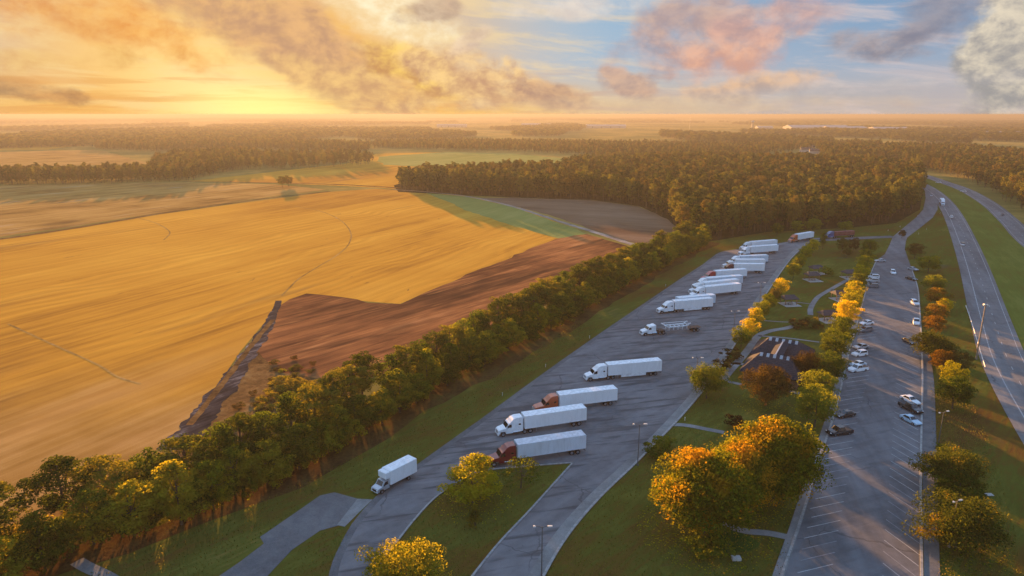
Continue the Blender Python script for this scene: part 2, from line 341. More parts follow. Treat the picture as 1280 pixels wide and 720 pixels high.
# ------------------------------------------------------------------ mesh helpers
def link(name, me, mat=None, parent=None, loc=None, rot=None):
    o = bpy.data.objects.new(name, me); C.objects.link(o)
    if mat is not None and me is not None and hasattr(me, 'materials') and not me.materials: me.materials.append(MATS[mat] if isinstance(mat, str) else mat)
    if parent is not None: o.parent = parent
    if loc is not None: o.location = loc
    if rot is not None: o.rotation_euler = (0, 0, rot)
    return o
def tag(o, label=None, cat=None, group=None, kind=None):
    if label: o['label'] = label
    if cat: o['category'] = cat
    if group: o['group'] = group
    if kind: o['kind'] = kind
    return o
def empty(name, loc, rz=0.0, label=None, cat=None, group=None):
    o = bpy.data.objects.new(name, None); C.objects.link(o); o.location = loc; o.rotation_euler = (0, 0, rz)
    o.empty_display_size = 0.5
    return tag(o, label, cat, group)
def me_from(name, vs_, fs, smooth=False):
    me = bpy.data.meshes.new(name); me.from_pydata([tuple(v) for v in vs_], [], fs)
    if smooth: me.polygons.foreach_set('use_smooth', [True] * len(me.polygons))
    me.update(); return me
def quads_mesh(name, V, nq):
    """V: (4*nq,3) array"""
    me = bpy.data.meshes.new(name)
    me.vertices.add(len(V)); me.vertices.foreach_set('co', np.asarray(V, dtype=np.float32).ravel())
    me.loops.add(4 * nq); me.loops.foreach_set('vertex_index', np.arange(4 * nq, dtype=np.int32))
    me.polygons.add(nq); me.polygons.foreach_set('loop_start', np.arange(0, 4 * nq, 4, dtype=np.int32))
    try: me.polygons.foreach_set('loop_total', np.full(nq, 4, dtype=np.int32))
    except Exception: pass
    me.update(calc_edges=True); return me
def smooth_path(pts, n=6, closed=False):
    P_ = [Vector((p[0], p[1])) for p in pts]; out = []
    N = len(P_)
    for i in range(N if closed else N - 1):
        p0 = P_[(i - 1) % N] if (closed or i > 0) else P_[0] * 2 - P_[1]
        p1 = P_[i]; p2 = P_[(i + 1) % N]
        p3 = P_[(i + 2) % N] if (closed or i + 2 < N) else P_[-1] * 2 - P_[-2]
        for k in range(n):
            t = k / n
            out.append(0.5 * ((2 * p1) + (p2 - p0) * t + (2 * p0 - 5 * p1 + 4 * p2 - p3) * t * t + (3 * p1 - p0 - 3 * p2 + p3) * t ** 3))
    if not closed: out.append(P_[-1])
    return out
def poly(name, pts, z, mat, kind='structure', label=None, parent=None, sm=0, cat=None, rag=0):
    if sm: pts = smooth_path(pts, sm, True)
    if rag:
        q = []; n = len(pts)
        for i in range(n):
            a = Vector(pts[i][:2]); b = Vector(pts[(i + 1) % n][:2]); k = max(1, min(60, int((b - a).length / (rag * 3)))); nn = Vector((a.y - b.y, b.x - a.x)).normalized()
            for j in range(k):
                m_ = a.lerp(b, j / k); q.append(m_ + nn * rag * (1.5 * mnoise.noise(Vector((m_.x * .02, m_.y * .02, z * 9))) + 1.0 * mnoise.noise(Vector((m_.x * .13, m_.y * .13, z * 9)))))
        pts = q
    v = [Vector((p[0], p[1], z)) for p in pts]
    fs = [tuple(t) for t in tessellate_polygon([v])]
    me = me_from(name, v, fs)
    for p in me.polygons:
        if p.normal.z < 0: p.flip()
    o = link(name, me, mat, parent); tag(o, label, cat, None, kind); return o
def ribbon(name, pts, w, z, mat, kind='structure', parent=None, sm=6, off=0.0, h=0.0, w2=None):
    """strip of width w along pts (world), offset sideways by off; with h it is a low solid kerb"""
    rough = mat in ('track', 'scrub', 'dirt_road', 'stubble')
    if sm: pts = smooth_path(pts, 16 if rough else sm)
    pts = [Vector((p[0], p[1])) for p in pts]; v = []; f = []; n = len(pts)
    for i, p in enumerate(pts):
        t = (pts[min(i + 1, n - 1)] - pts[max(i - 1, 0)]).normalized(); nn = Vector((-t.y, t.x))
        ww = w if w2 is None else w + (w2 - w) * i / (n - 1)
        j0, j1 = (0.22 * mnoise.noise(Vector((p.x * .16, p.y * .16, 1))) + 0.14 * mnoise.noise(Vector((p.x * .6, p.y * .6, 1))), 0.22 * mnoise.noise(Vector((p.x * .16, p.y * .16, 7))) + 0.14 * mnoise.noise(Vector((p.x * .6, p.y * .6, 7)))) if rough else (0, 0)
        a = p + nn * (off + ww * (.5 + j0)); b = p + nn * (off - ww * (.5 + j1))
        if h: v += [(a.x, a.y, z), (a.x, a.y, z + h), (b.x, b.y, z + h), (b.x, b.y, z)]
        else: v += [(a.x, a.y, z), (b.x, b.y, z)]
    k = 4 if h else 2
    for i in range(n - 1):
        if h:
            for j in range(3): f.append((i * 4 + j, i * 4 + j + 1, i * 4 + 5 + j, i * 4 + 4 + j))
        else: f.append((i * 2, i * 2 + 1, i * 2 + 3, i * 2 + 2))
    if h: f += [(0, 1, 2, 3), (4 * n - 4, 4 * n - 1, 4 * n - 2, 4 * n - 3)]
    me = me_from(name, v, f)
    if not h:
        for p in me.polygons:
            if p.normal.z < 0: p.flip()
    o = link(name, me, mat, parent)
    if kind: o['kind'] = kind
    return o

class MB:
    """collects shapes into one mesh"""
    def __init__(s): s.v = []; s.f = []
    def add(s, v, f):
        b = len(s.v); s.v += [tuple(p) for p in v]; s.f += [tuple(i + b for i in q) for q in f]; return s
    def box(s, x0, x1, y0, y1, z0, z1):
        return s.add([(x0, y0, z0), (x1, y0, z0), (x1, y1, z0), (x0, y1, z0), (x0, y0, z1), (x1, y0, z1), (x1, y1, z1), (x0, y1, z1)],
                     [(0, 3, 2, 1), (4, 5, 6, 7), (0, 1, 5, 4), (1, 2, 6, 5), (2, 3, 7, 6), (3, 0, 4, 7)])
    def cyl(s, p0, p1, r0, r1=None, n=12, caps=True):
        p0 = Vector(p0); p1 = Vector(p1); r1 = r0 if r1 is None else r1
        d = (p1 - p0).normalized(); a = d.orthogonal().normalized(); b = d.cross(a)
        v = []
        for p, r in ((p0, r0), (p1, r1)):
            for i in range(n):
                t = 2 * math.pi * i / n; v.append(p + (a * math.cos(t) + b * math.sin(t)) * r)
        f = [(i, (i + 1) % n, n + (i + 1) % n, n + i) for i in range(n)]
        if caps: f += [tuple(range(n - 1, -1, -1)), tuple(range(n, 2 * n))]
        return s.add(v, f)
    def tube(s, pts, rad, n=7):
        pts = [Vector(p) for p in pts]; v = []; f = []
        for i, p in enumerate(pts):
            d = (pts[min(i + 1, len(pts) - 1)] - pts[max(i - 1, 0)]).normalized()
            a = d.cross(Vector((0.31, 0.95, 0.02))).normalized(); b = d.cross(a)
            for k in range(n):
                t = 2 * math.pi * k / n; v.append(p + (a * math.cos(t) + b * math.sin(t)) * rad[i])
        for i in range(len(pts) - 1):
            for k in range(n): f.append((i * n + k, i * n + (k + 1) % n, (i + 1) * n + (k + 1) % n, (i + 1) * n + k))
        f += [tuple(range(n - 1, -1, -1)), tuple(range((len(pts) - 1) * n, len(pts) * n))]
        return s.add(v, f)
    def quad(s, a, b, c, d): return s.add([a, b, c, d], [(0, 1, 2, 3)])
    def me(s, name, bevel=0.0, seg=1, smooth=False):
        me = me_from(name, s.v, s.f, smooth)
        bm = bmesh.new(); bm.from_mesh(me)
        bmesh.ops.recalc_face_normals(bm, faces=bm.faces)
        if bevel:
            bmesh.ops.bevel(bm, geom=bm.edges[:] , offset=bevel, segments=seg, affect='EDGES', profile=0.6, clamp_overlap=True)
        bm.to_mesh(me); bm.free()
        if smooth:
            me.polygons.foreach_set('use_smooth', [True] * len(me.polygons))
        return me
def prism(prof, hw, name, bevel=0.0, seg=2, smooth=False):
    """side profile [(x,z)] carried across y; hw(x,z) gives the half width"""
    v = [(x, -hw(x, z), z) for x, z in prof] + [(x, hw(x, z), z) for x, z in prof]; n = len(prof)
    f = [tuple(range(n)), tuple(range(2 * n - 1, n - 1, -1))] + [(i, n + i, n + (i + 1) % n, (i + 1) % n) for i in range(n)]
    mb = MB(); mb.add(v, f); return mb.me(name, bevel, seg, smooth)

# ================================================================== THE SETTING
def ground_sheet():
    br = [-32000, -9000, -3000, -1200, -500, 0, 500, 1200, 3000, 9000, 32000]
    v = [(x, y, 0) for y in br for x in br]; n = len(br)
    f = [(j * n + i, j * n + i + 1, (j + 1) * n + i + 1, (j + 1) * n + i) for j in range(n - 1) for i in range(n - 1)]
    o = link('ground', me_from('ground', v, f), 'farmland'); o['kind'] = 'structure'
ground_sheet()
# grass of the rest area, from the tree belt to the wood and the motorway
poly('grass', [(-122.38,63.34),(-91.85,92.2),(-75.12,105.39),(-60.32,119.08),(-42.33,138.18),(-29.15,166.24),(-9.64,194.98),(17.65,241.89),(59.15,308.35),(89.07,356.27),(114.49,370.53),(150.5,396.9),(204.48,411.47),(244.0,430.38),(296.29,494.3),(382.1,637.25),(437.0,734.19),(455.06,753.2),(255.09,308.35),(142.58,128.88),(78.54,63.34)], 0.03, 'meadow')
# fields
poly('leaf_litter', [(-82.19,63.34),(-75.1,73.51),(-71.52,82.87),(-67.93,88.78),(-60.89,94.61),(-51.61,102.5),(-44.28,108.68),(-35.57,119.08),(-27.52,134.32),(-20.5,146.97),(-10.2,162.45),(2.26,181.81),(16.52,206.67),(37.66,241.89),(59.45,276.92),(90.07,330.67),(111.65,360.9),(100.4,370.53),(57.61,299.88),(16.46,224.42),(-17.02,170.19),(-31.17,144.36),(-43.31,119.08),(-59.41,101.8),(-73.3,94.2),(-81.06,84.88),(-90.57,71.53)], 0.05, 'litter', rag=2.0)
poly('wheat_field', [(-140.64,63.34),(-686.88,375.53),(-283.63,373.02),(-262.9,411.47),(-243.35,469.75),(-211.76,531.15),(-163.93,610.27),(-126.37,637.25),(-101.88,623.48),(-57.02,610.27),(11.62,494.3),(41.94,388.62),(25.54,370.53),(-12.9,298.24),(-33.48,255.82),(-40.84,239.71),(-53.18,243.0),(-79.32,254.61),(-83.99,234.4),(-79.14,187.84),(-70.51,134.32),(-72.54,113.25),(-78.32,101.8),(-88.66,88.41),(-81.28,63.34)], 0.03, 'wheat')
poly('stubble_field', [(-695.86,380.67),(-289.19,380.67),(-268.58,420.72),(-247.31,477.67),(-217.64,546.38),(-169.16,630.29),(-238.39,682.38),(-333.47,698.83),(-497.14,666.66),(-995.01,551.64)], 0.03, 'stubble', rag=1.5)
poly('cropland', [(-337.44,707.36),(-241.17,690.51),(-170.89,666.66),(-110.02,637.25),(-112.63,666.66),(-102.42,734.19),(0.0,816.51),(65.84,948.82),(52.18,1131.06),(-117.67,1277.63),(-239.85,1224.79),(-234.16,964.4),(-293.58,816.51)], 0.03, 'wheat', rag=3)
poly('shaded_crop_strip', [(-76.19,603.87),(-36.25,573.73),(0.0,507.52),(26.71,443.94),(42.22,391.34),(26.76,375.53),(0.0,420.72),(-34.86,494.3)], 0.05, 'green_and_shaded_field', rag=1.5)  # greener patch paints the wood's shade onto the same crop
poly('ploughed_field', [(-83.64,233.37),(-83.8,246.37),(-79.32,254.61),(-63.68,249.84),(-52.95,241.89),(-40.84,239.71),(-33.48,255.82),(-12.9,298.24),(8.95,340.89),(25.7,373.02),(41.94,388.62),(62.85,351.74),(67.18,326.74),(18.11,248.67),(-9.81,198.73),(-33.83,169.04),(-49.98,166.24),(-64.41,171.93),(-74.02,187.84),(-80.27,210.86)], 0.06, 'soil', rag=2.2)
poly('fallow_field', [(-26.34,562.48),(0.0,568.05),(64.61,551.64),(96.19,512.08),(102.13,443.94),(94.67,370.53),(77.72,343.01),(69.54,338.8),(64.81,363.27),(31.66,447.46),(5.96,507.52)], 0.06, 'soil_pale', rag=1.5)
poly('scrub_strip', [(-74.02,187.84),(-64.41,171.93),(-49.98,166.24),(-35.94,169.04),(-40.34,144.36),(-55.05,125.46),(-66.67,110.52),(-70.17,134.32),(-71.62,151.05),(-76.07,179.88)], 0.07, 'scrub', rag=1.5)
poly('far_field', [(-1326.25,1224.79),(-941.4,1277.63),(-817.04,1365.9),(-501.78,964.4),(-616.89,919.1),(-941.83,864.83)], 0.05, 'stubble', rag=5)
poly('far_field', [(-1666.31,1543.2),(-983.24,1335.17),(-911.31,1365.9),(-1002.44,1673.22),(-1083.72,1627.54),(-1969.27,1826.88)], 0.08, 'wheat', rag=5)
poly('far_field', [(323.37,964.4),(421.29,933.73),(456.78,1069.56),(370.36,1069.56)], 0.08, 'soil_pale', rag=5)
poly('far_field', [(-221.75,1131.06),(-117.67,1277.63),(0.0,1224.79),(119.2,1032.09),(64.81,933.73),(-103.19,891.16),(-175.58,948.82)], 0.08, 'green_and_shaded_field', rag=5)
poly('far_field', [(809.02,1277.63),(973.0,1109.8),(1050.84,1199.95),(900.35,1398.06)], 0.08, 'wheat', rag=5)
poly('far_field', [(-69.13,1504.2),(128.62,1398.06),(112.11,1627.54),(-57.61,1673.22)], 0.08, 'wheat', rag=5)
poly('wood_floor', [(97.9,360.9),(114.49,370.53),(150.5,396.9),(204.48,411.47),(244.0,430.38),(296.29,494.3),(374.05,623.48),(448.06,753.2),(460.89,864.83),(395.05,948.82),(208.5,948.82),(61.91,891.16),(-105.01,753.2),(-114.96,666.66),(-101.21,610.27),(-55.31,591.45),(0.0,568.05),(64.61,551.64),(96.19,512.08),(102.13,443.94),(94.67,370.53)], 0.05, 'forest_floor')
# tracks and ditches
tr = ribbon('farm_track', [(-86.64,244.11),(-82.74,227.33),(-79.57,212.58),(-77.75,199.5),(-75.21,181.16),(-73.06,164.6),(-71.61,150.59),(-70.37,138.58),(-69.79,128.18)], 2.2, 0.10, 'track', w2=7.0)
ribbon('ditch', [(-80.43,219.72),(-78.11,196.46),(-76.05,179.24),(-74.26,163.52),(-72.73,149.67),(-71.8,139.38)], 1.6, 0.12, 'scrub')
ribbon('dirt_road', [(-108.85,630.29),(-75.55,610.27),(-36.25,573.73),(0.0,512.08),(30.96,437.06),(49.05,394.1),(66.64,349.52),(74.21,326.74)], 2.6, 0.10, 'dirt_road', w2=4.5)
ribbon('ditch_bank', [(-308.19,349.52),(-283.63,373.02),(-264.77,414.51),(-253.32,447.46),(-245.31,473.68),(-214.66,538.66),(-189.78,579.52),(-163.34,613.52)], 5.0, 0.09, 'scrub')
ribbon('field_margin', [(-339.09,707.36),(-276.54,698.83),(-227.5,690.51),(-164.98,674.43),(-105.2,644.36)], 5.0, 0.09, 'scrub')
ribbon('wheel_track', [(-163.52,512.08),(-137.13,485.85),(-112.6,443.94),(-95.0,396.9),(-87.06,358.57),(-85.93,326.74),(-88.22,299.88),(-89.51,276.92),(-87.71,251.02)], 0.8, 0.06, 'stubble')
ribbon('wheel_track', [(-251.88,454.66),(-226.21,430.38),(-201.29,396.9),(-191.55,370.53)], 0.8, 0.06, 'stubble')
ribbon('wheel_track', [(-166.24,215.21),(-140.69,196.46),(-115.22,177.99),(-104.65,169.04),(-95.39,163.52)], 0.7, 0.06, 'stubble')

# ---- truck park
lot_edge = [(-26.33,81.58),(-27.56,89.34),(-27.7,93.79),(-27.01,101.8),(-24.59,110.26),(-20.74,118.18),(-15.6,127.49),(-7.24,142.25),(2.0,159.33),(13.42,179.88),(27.75,205.03),(46.09,236.5),(70.48,278.34),(87.52,306.62),(100.74,330.67),(107.14,338.8)]
lot = lot_edge + [(124.94,349.52),(143.85,360.9),(160.87,373.02),(175.08,378.08),(160.74,363.27),(129.63,313.66),(91.2,241.89),(59.68,181.16),(42.16,150.12),(25.78,124.8),(15.06,109.2),(7.72,96.27),(1.68,81.58),(-8.96,81.58),(-2.56,95.43),(2.92,105.39),(12.05,122.52),(7.89,121.88),(0.0,120.62),(-6.19,119.08),(-9.79,115.53),(-13.71,109.99),(-16.43,103.45),(-18.26,97.77),(-19.86,92.2),(-19.61,81.58)]
poly('truck_park', lot, 0.10, 'asphalt_truck')
ribbon('kerb', [(156.19,358.57),(129.98,314.56),(91.59,243.0),(59.87,181.81),(42.28,150.59),(25.84,125.13),(15.09,109.46),(7.74,96.48),(1.68,81.58)], 0.45, 0.09, 'kerb_stone', h=0.14, off=0.4)
ribbon('gutter', [(150.84,351.74),(128.85,314.56),(90.02,241.89),(58.78,181.16),(41.21,150.12),(24.98,124.8),(14.2,109.2),(6.82,96.27),(0.9,81.58)], 2.0, 0.104, 'concrete')
ribbon('kerb', [(12.05,122.52),(7.89,121.88),(0.0,120.62),(-6.19,119.08),(-9.79,115.53),(-13.71,109.99),(-16.43,103.45),(-18.26,97.77),(-19.86,92.2),(-19.61,81.58)], 0.35, 0.09, 'kerb_stone', h=0.14)
ribbon('kerb', [(12.05,122.52),(2.92,105.39),(-2.56,95.43),(-8.96,81.58)], 0.35, 0.09, 'kerb_stone', h=0.14)
ribbon('gutter', lot_edge, 1.3, 0.104, 'old_pavement', off=-0.7)
ribbon('service_road', [(158.83,368.08),(171.73,370.53),(186.73,374.27),(202.02,378.08),(215.99,380.67)], 6.5, 0.104, 'old_pavement')
poly('service_pad', [(-48.4,75.57),(-43.73,88.41),(-41.97,91.62),(-39.91,96.27),(-41.17,97.98),(-37.48,105.14),(-34.78,110.52),(-32.45,111.6),(-27.74,109.46),(-28.92,101.34),(-31.85,99.75),(-34.88,94.61),(-36.54,88.41),(-40.51,75.57)], 0.11, 'old_pavement')
poly('driveway_apron', [(-27.74,109.46),(-24.96,109.2),(-26.43,105.39),(-28.0,100.88),(-29.46,101.34)], 0.115, 'concrete')
ribbon('footpath', [(-67.28,91.81),(-64.62,90.27),(-60.3,88.05),(-53.98,84.03)], 2.0, 0.10, 'concrete')

# ---- car park
carL = [(34.73,78.48),(40.5,88.41),(48.61,101.8),(64.66,128.88),(77.73,151.05),(98.23,187.84),(124.84,234.4),(153.33,284.19),(173.21,317.29),(184.09,330.67),(200.19,356.27),(214.14,378.08)]
carR = [(221.32,378.08),(200.86,343.01),(179.68,299.88),(161.53,263.37),(139.91,224.42),(123.33,194.98),(108.46,169.04),(93.89,144.36),(80.84,122.2),(71.08,105.39),(61.35,88.41),(55.78,78.48)]
poly('car_park', carL + carR, 0.10, 'asphalt_car')
ribbon('kerb', carR[2:], 0.4, 0.09, 'kerb_stone', h=0.14)
ribbon('pavement', [(123.45,194.98),(109.73,169.04),(95.54,144.36),(82.58,122.2),(72.75,105.39),(62.9,88.41),(57.3,78.48)], 3.0, 0.13, 'old_pavement', w2=1.9)
ribbon('kerb', carL[:9], 0.4, 0.09, 'kerb_stone', h=0.14, off=0.1)
ribbon('pavement', [(34.19,78.48),(39.9,88.41),(47.93,101.8),(63.83,128.88),(76.77,151.05),(97.07,187.84),(123.41,234.4)], 1.6, 0.12, 'concrete')
# slip road and motorway
poly('slip_road', [(200.19,356.27),(215.08,380.67),(235.93,408.48),(270.64,454.66),(298.61,494.3),(340.4,562.48),(383.58,637.25),(379.87,623.48),(357.08,573.73),(309.07,494.3),(281.9,454.66),(248.3,411.47),(221.77,378.08),(208.25,356.27)], 0.12, 'asphalt_road')
nearc = [(84.52,53.14),(94.12,81.58),(107.83,117.58),(133.54,171.93),(160.86,219.72),(208.12,299.88),(256.07,383.28),(306.64,473.68),(347.61,551.64),(381.33,623.48),(408.37,690.51),(442.46,794.28)]
farc = [(159.16,128.88),(206.61,216.1),(277.39,358.57),(320.91,437.06),(370.58,531.15),(415.54,630.29),(439.2,698.83),(465.41,778.38),(495.29,891.16),(515.58,1014.31)]
mw = ribbon('motorway', nearc, 11.8, 0.14, 'asphalt_road')
mw2 = ribbon('motorway', farc, 11.8, 0.14, 'asphalt_road')
ribbon('road_line', nearc, 0.28, 0.15, 'line_paint', parent=mw, off=2.6, kind=None)
ribbon('road_line', nearc, 0.2, 0.15, 'line_paint', parent=mw, off=-4.6, kind=None)
ribbon('road_line', farc, 0.2, 0.15, 'line_paint', parent=mw2, off=4.6, kind=None)
ribbon('road_line', farc, 0.2, 0.15, 'line_paint', parent=mw2, off=-4.0, kind=None)
def dashes(path, off, parent, n=60, gap=12.0, ln=3.0):
    pts = smooth_path(path, 12); acc = 0; me = me_from('lane_dash', [(-ln / 2, -.1, 0), (ln / 2, -.1, 0), (ln / 2, .1, 0), (-ln / 2, .1, 0)], [(0, 1, 2, 3)])
    k = 0
    for a, b in zip(pts, pts[1:]):
        acc += (b - a).length
        while acc > gap and k < n:
            acc -= gap; t = (b - a).normalized(); q = b - t * acc + Vector((-t.y, t.x)) * off
            if q.y < 60 or q.y > 520 or abs(q.x) > q.y: continue
            o = link('lane_dash', me, 'line_paint', parent, (q.x, q.y, 0.151), math.atan2(t.y, t.x)); k += 1
dashes(nearc, -1.0, mw); dashes(farc, 0.3, mw2)
# verge of the motorway and the median
poly('median_grass', [(107.41,116.11),(134.4,171.93),(161.94,219.72),(209.56,299.88),(258.34,383.28),(309.43,473.68),(350.84,551.64),(388.33,630.29),(414.0,690.51),(451.56,753.2),(424.23,674.43),(400.55,610.27),(357.8,516.72),(310.85,427.11),(268.21,349.52),(199.38,210.86),(152.53,128.88)], 0.08, 'verge')
# footpaths of the picnic ground
FPATHS = []
for pts, w in (([(54.6,165.69),(58.58,172.52),(63.75,180.52),(69.84,190.63),(76.35,201.84),(80.02,205.85),(83.73,208.32),(87.71,210.01),(91.83,212.58)], 2.2), ([(60.24,178.61),(62.93,177.99),(65.61,176.74)], 1.8), ([(76.87,202.63),(85.18,200.28),(93.15,196.46)], 1.1), ([(70.43,189.58),(72.18,189.23)], 1.2),
               ([(55.68,165.14),(58.7,162.98)], 1.4), ([(68.93,158.82),(71.7,156.81)], 1.4), ([(102.74,225.38),(106.7,234.4),(114.52,247.52),(121.22,255.82),(126.85,262.08),(134.99,271.34),(142.65,279.78)], 1.8), ([(84.41,218.81),(89.25,217.44),(93.33,216.99)], 1.0),
               ([(101.49,241.89),(105.39,241.34),(109.16,239.16)], 1.0), ([(35.28,139.78),(38.74,139.38),(42.81,137.4),(46.03,135.84)], 1.6), ([(35.11,101.8),(38.48,99.75),(42.22,99.08),(45.09,97.98),(45.65,97.77)], 1.6), ([(126.56,261.44),(124.02,249.84)], 0.9)):
    ribbon('footpath', pts, w, 0.10, 'concrete'); FPATHS.append(pts)
poly('grass_patch', [(32.26,98.86),(35.44,100.65),(38.19,98.86),(39.91,96.27),(36.65,94.2),(32.98,94.61)], 0.06, 'lush_grass', sm=3)

# bay lines of the car park: each painted line is a piece of it
park = bpy.data.objects['car_park']
def bay_lines(path, step, vec, skip=()):
    """painted lines every step metres along path, each running by vec (world)"""
    pts = smooth_path(path, 20); acc = step; k = 0; vec = Vector(vec)
    me = me_from('bay_line', [(0, -.075, 0), (1, -.075, 0), (1, .075, 0), (0, .075, 0)], [(0, 1, 2, 3)]); me.materials.append(MATS['line_paint'])
    me2 = me.copy(); me2.materials[0] = MATS['line_worn']
    for a, b in zip(pts, pts[1:]):
        acc += (b - a).length
        while acc >= step:
            acc -= step; t = (b - a).normalized(); p = b - t * acc; k += 1
            o = link('bay_line', me if random.random() < .45 else me2, None, park, (p.x, p.y, 0.106), math.atan2(vec.y, vec.x)); o.scale = (vec.length * random.uniform(.86, 1), 1, 1)
bay_lines([(49.24,91.04),(54.14,99.75),(60.81,111.47),(70.12,128.18),(83.46,151.05),(94.01,168.47),(113.56,202.63),(131.7,234.4)], 3.35, (-7.1, -2.3))
bay_lines([(55.47,88.41),(60.2,96.91),(67.13,108.68),(74.83,122.2),(85.21,140.19),(100.56,167.35),(114.83,191.34),(131.81,219.72),(146.31,245.24)], 3.35, (1.95, -7.2))

# ================================================================== TREES
def crown_mesh(name, seed, W, H, z0, clumps, per, leaf, mat, shape='round', flat=1.0, inner=0.15):
    """a crown of leaf clumps: W, H its width and height, z0 its underside; every leaf is one small face"""
    rg = np.random.default_rng(seed); cs = []; rs = []
    for i in range(clumps):
        for _ in range(60):
            p = rg.uniform(-1, 1, 3); r = np.linalg.norm(p)
            if r > 1 or r < (0.5 if rg.random() > inner else 0): continue
            if shape == 'round' and p[2] < -0.75: continue
            break
        t = (p[2] + 1) / 2
        if shape == 'pine': k = 0.45 + 0.75 * math.sin(math.pi * min(1, (1 - t) * 0.75 + 0.12)); 
        elif shape == 'cone': k = 1.15 - t
        elif shape == 'egg': k = 1.05 - 0.35 * abs(t - 0.4) * 2
        else: k = 1.0
        a = rg.uniform(0.72, 1.14) * (1 + 0.24 * mnoise.noise(Vector((p[0] * 1.3 + seed, p[1] * 1.3, p[2] * 1.3 + 3))))
        cs.append((p[0] * W / 2 * k * a, p[1] * W / 2 * k * a, z0 + H * t)); rs.append(rg.uniform(0.12, 0.22) * W * (0.8 if shape != 'cone' else 0.6))
    cs = np.array(cs); rs = np.array(rs)
    n = clumps * per; ci = np.repeat(np.arange(clumps), per)
    d = rg.normal(size=(n, 3)); d /= np.linalg.norm(d, axis=1)[:, None]
    d[:, 2] = np.where(rg.random(n) < 0.6, np.abs(d[:, 2]), d[:, 2])
    rad = rs[ci] * (0.55 + 0.5 * rg.random(n) ** 0.6)
    pos = cs[ci] + d * rad[:, None] * np.array([1, 1, 0.75 * flat])
    pos[:, 2] = np.maximum(pos[:, 2], 0.15)
    nn = d + rg.normal(size=(n, 3)) * 0.55; nn /= np.linalg.norm(nn, axis=1)[:, None]
    up = np.where(np.abs(nn[:, 2:3]) < 0.9, np.array([[0, 0, 1.0]]), np.array([[1.0, 0, 0]]))
    a = np.cross(nn, up); a /= np.linalg.norm(a, axis=1)[:, None]; b = np.cross(nn, a)
    ph = rg.uniform(0, 2 * np.pi, n)[:, None]; a2 = a * np.cos(ph) + b * np.sin(ph); b2 = np.cross(nn, a2)
    s = (leaf * rg.uniform(0.6, 1.35, n))[:, None]
    V = np.stack([pos - a2 * s, pos - b2 * s * 0.6 + nn * s * 0.15, pos + a2 * s, pos + b2 * s * 0.6 + nn * s * 0.15], 1).reshape(-1, 3)
    me = quads_mesh(name, V, n); me.materials.append(MATS[mat]); return me, cs
def trunk_mesh(name, seed, h, r, cs, mat='bark', limbs=7, lean=0.3):
    rg = random.Random(seed); mb = MB()
    top = Vector((rg.uniform(-lean, lean), rg.uniform(-lean, lean), h))
    pts = [Vector((0, 0, -0.15)), Vector((0, 0, 0.25)), top * 0.45, top * 0.75, top]
    mb.tube(pts, [r * 1.5, r, r * 0.8, r * 0.55, r * 0.25], 7)
    idx = list(range(len(cs))); rg.shuffle(idx)
    for i in idx[:limbs]:
        c = Vector(cs[i]); f = rg.uniform(0.45, 0.85)
        st = top * min(f, max(0.25, (c.z - 1.2) / max(h, .1)))
        mid = st.lerp(c, 0.55) + Vector((0, 0, -0.1 * (c - st).length))
        mb.tube([st, mid, c], [r * 0.42, r * 0.26, r * 0.08], 5)
    me = mb.me(name); me.materials.append(MATS[mat]); return me

KIND = {}
def tree_kind(key, seeds, W, H, z0, clumps, per, leaf, mat, shape='round', tr=0.16, trunk_h=None, bark='bark', limbs=7, inner=0.15):
    L = []
    for sd in seeds:
        cm, cs = crown_mesh('crown', sd, W, H, z0, clumps, per, leaf, mat, shape, inner=inner)
        tm = trunk_mesh('trunk', sd + 1, trunk_h or (z0 + H * 0.75), tr, cs, bark, limbs)
        L.append((cm, tm))
    KIND[key] = (L, W, z0 + H)
def variant(key, mat):
    """the same shapes in other foliage"""
    L, W, H = KIND[key]; nl = []
    for cm, tm in L:
        c = cm.copy(); c.materials.clear(); c.materials.append(MATS[mat]); nl.append((c, tm))
    return (nl, W, H)
# widths and heights are nominal; copies are scaled
tree_kind('row', (11, 12, 13), 8.0, 6.2, 1.6, 70, 95, 0.16, 'leaf_yellowgreen', tr=0.16)
tree_kind('broad', (21, 22), 14.0, 9.5, 1.8, 120, 120, 0.20, 'leaf_green', tr=0.28, limbs=10)
tree_kind('maple', (31, 32, 33), 17.0, 13.0, 1.8, 190, 150, 0.23, 'leaf_maple', shape='egg', tr=0.42, limbs=14)
tree_kind('pine', (41, 42, 43, 44), 7.6, 11.5, 5.5, 80, 85, 0.20, 'leaf_pine', shape='pine', tr=0.22, trunk_h=16, bark='bark_pine', limbs=16)
tree_kind('belt', (51, 52, 53), 8.5, 11.5, 1.2, 85, 85, 0.21, 'leaf_olive', shape='egg', tr=0.20, limbs=10)
tree_kind('forest', (61, 62, 63), 8.0, 16.0, 3.0, 46, 44, 0.36, 'leaf_forest', shape='egg', tr=0.2, trunk_h=15, bark='bark_pine', limbs=3)
tree_kind('sparse', (71,), 8.0, 6.0, 1.4, 40, 40, 0.17, 'leaf_yellowgreen', tr=0.13, limbs=16)
tree_kind('conifer', (81,), 3.0, 5.5, 0.4, 50, 60, 0.12, 'leaf_pine', shape='cone', tr=0.08)
for k, (b, m) in {'row_yellow': ('row', 'leaf_yellow'), 'row_green': ('row', 'leaf_green'), 'row_orange': ('row', 'leaf_orange'), 'row_brown': ('row', 'leaf_brown'), 'broad_gold': ('broad', 'leaf_olive'),
                  'broad_red': ('broad', 'leaf_darkred'), 'broad_yellow': ('broad', 'leaf_yellow'), 'broad_dark': ('broad', 'leaf_dusk'), 'belt_green': ('belt', 'leaf_green'), 'belt_gold': ('belt', 'leaf_yellowgreen'), 'forest_autumn': ('forest', 'leaf_forest_autumn')}.items():
    KIND[k] = variant(b, m)

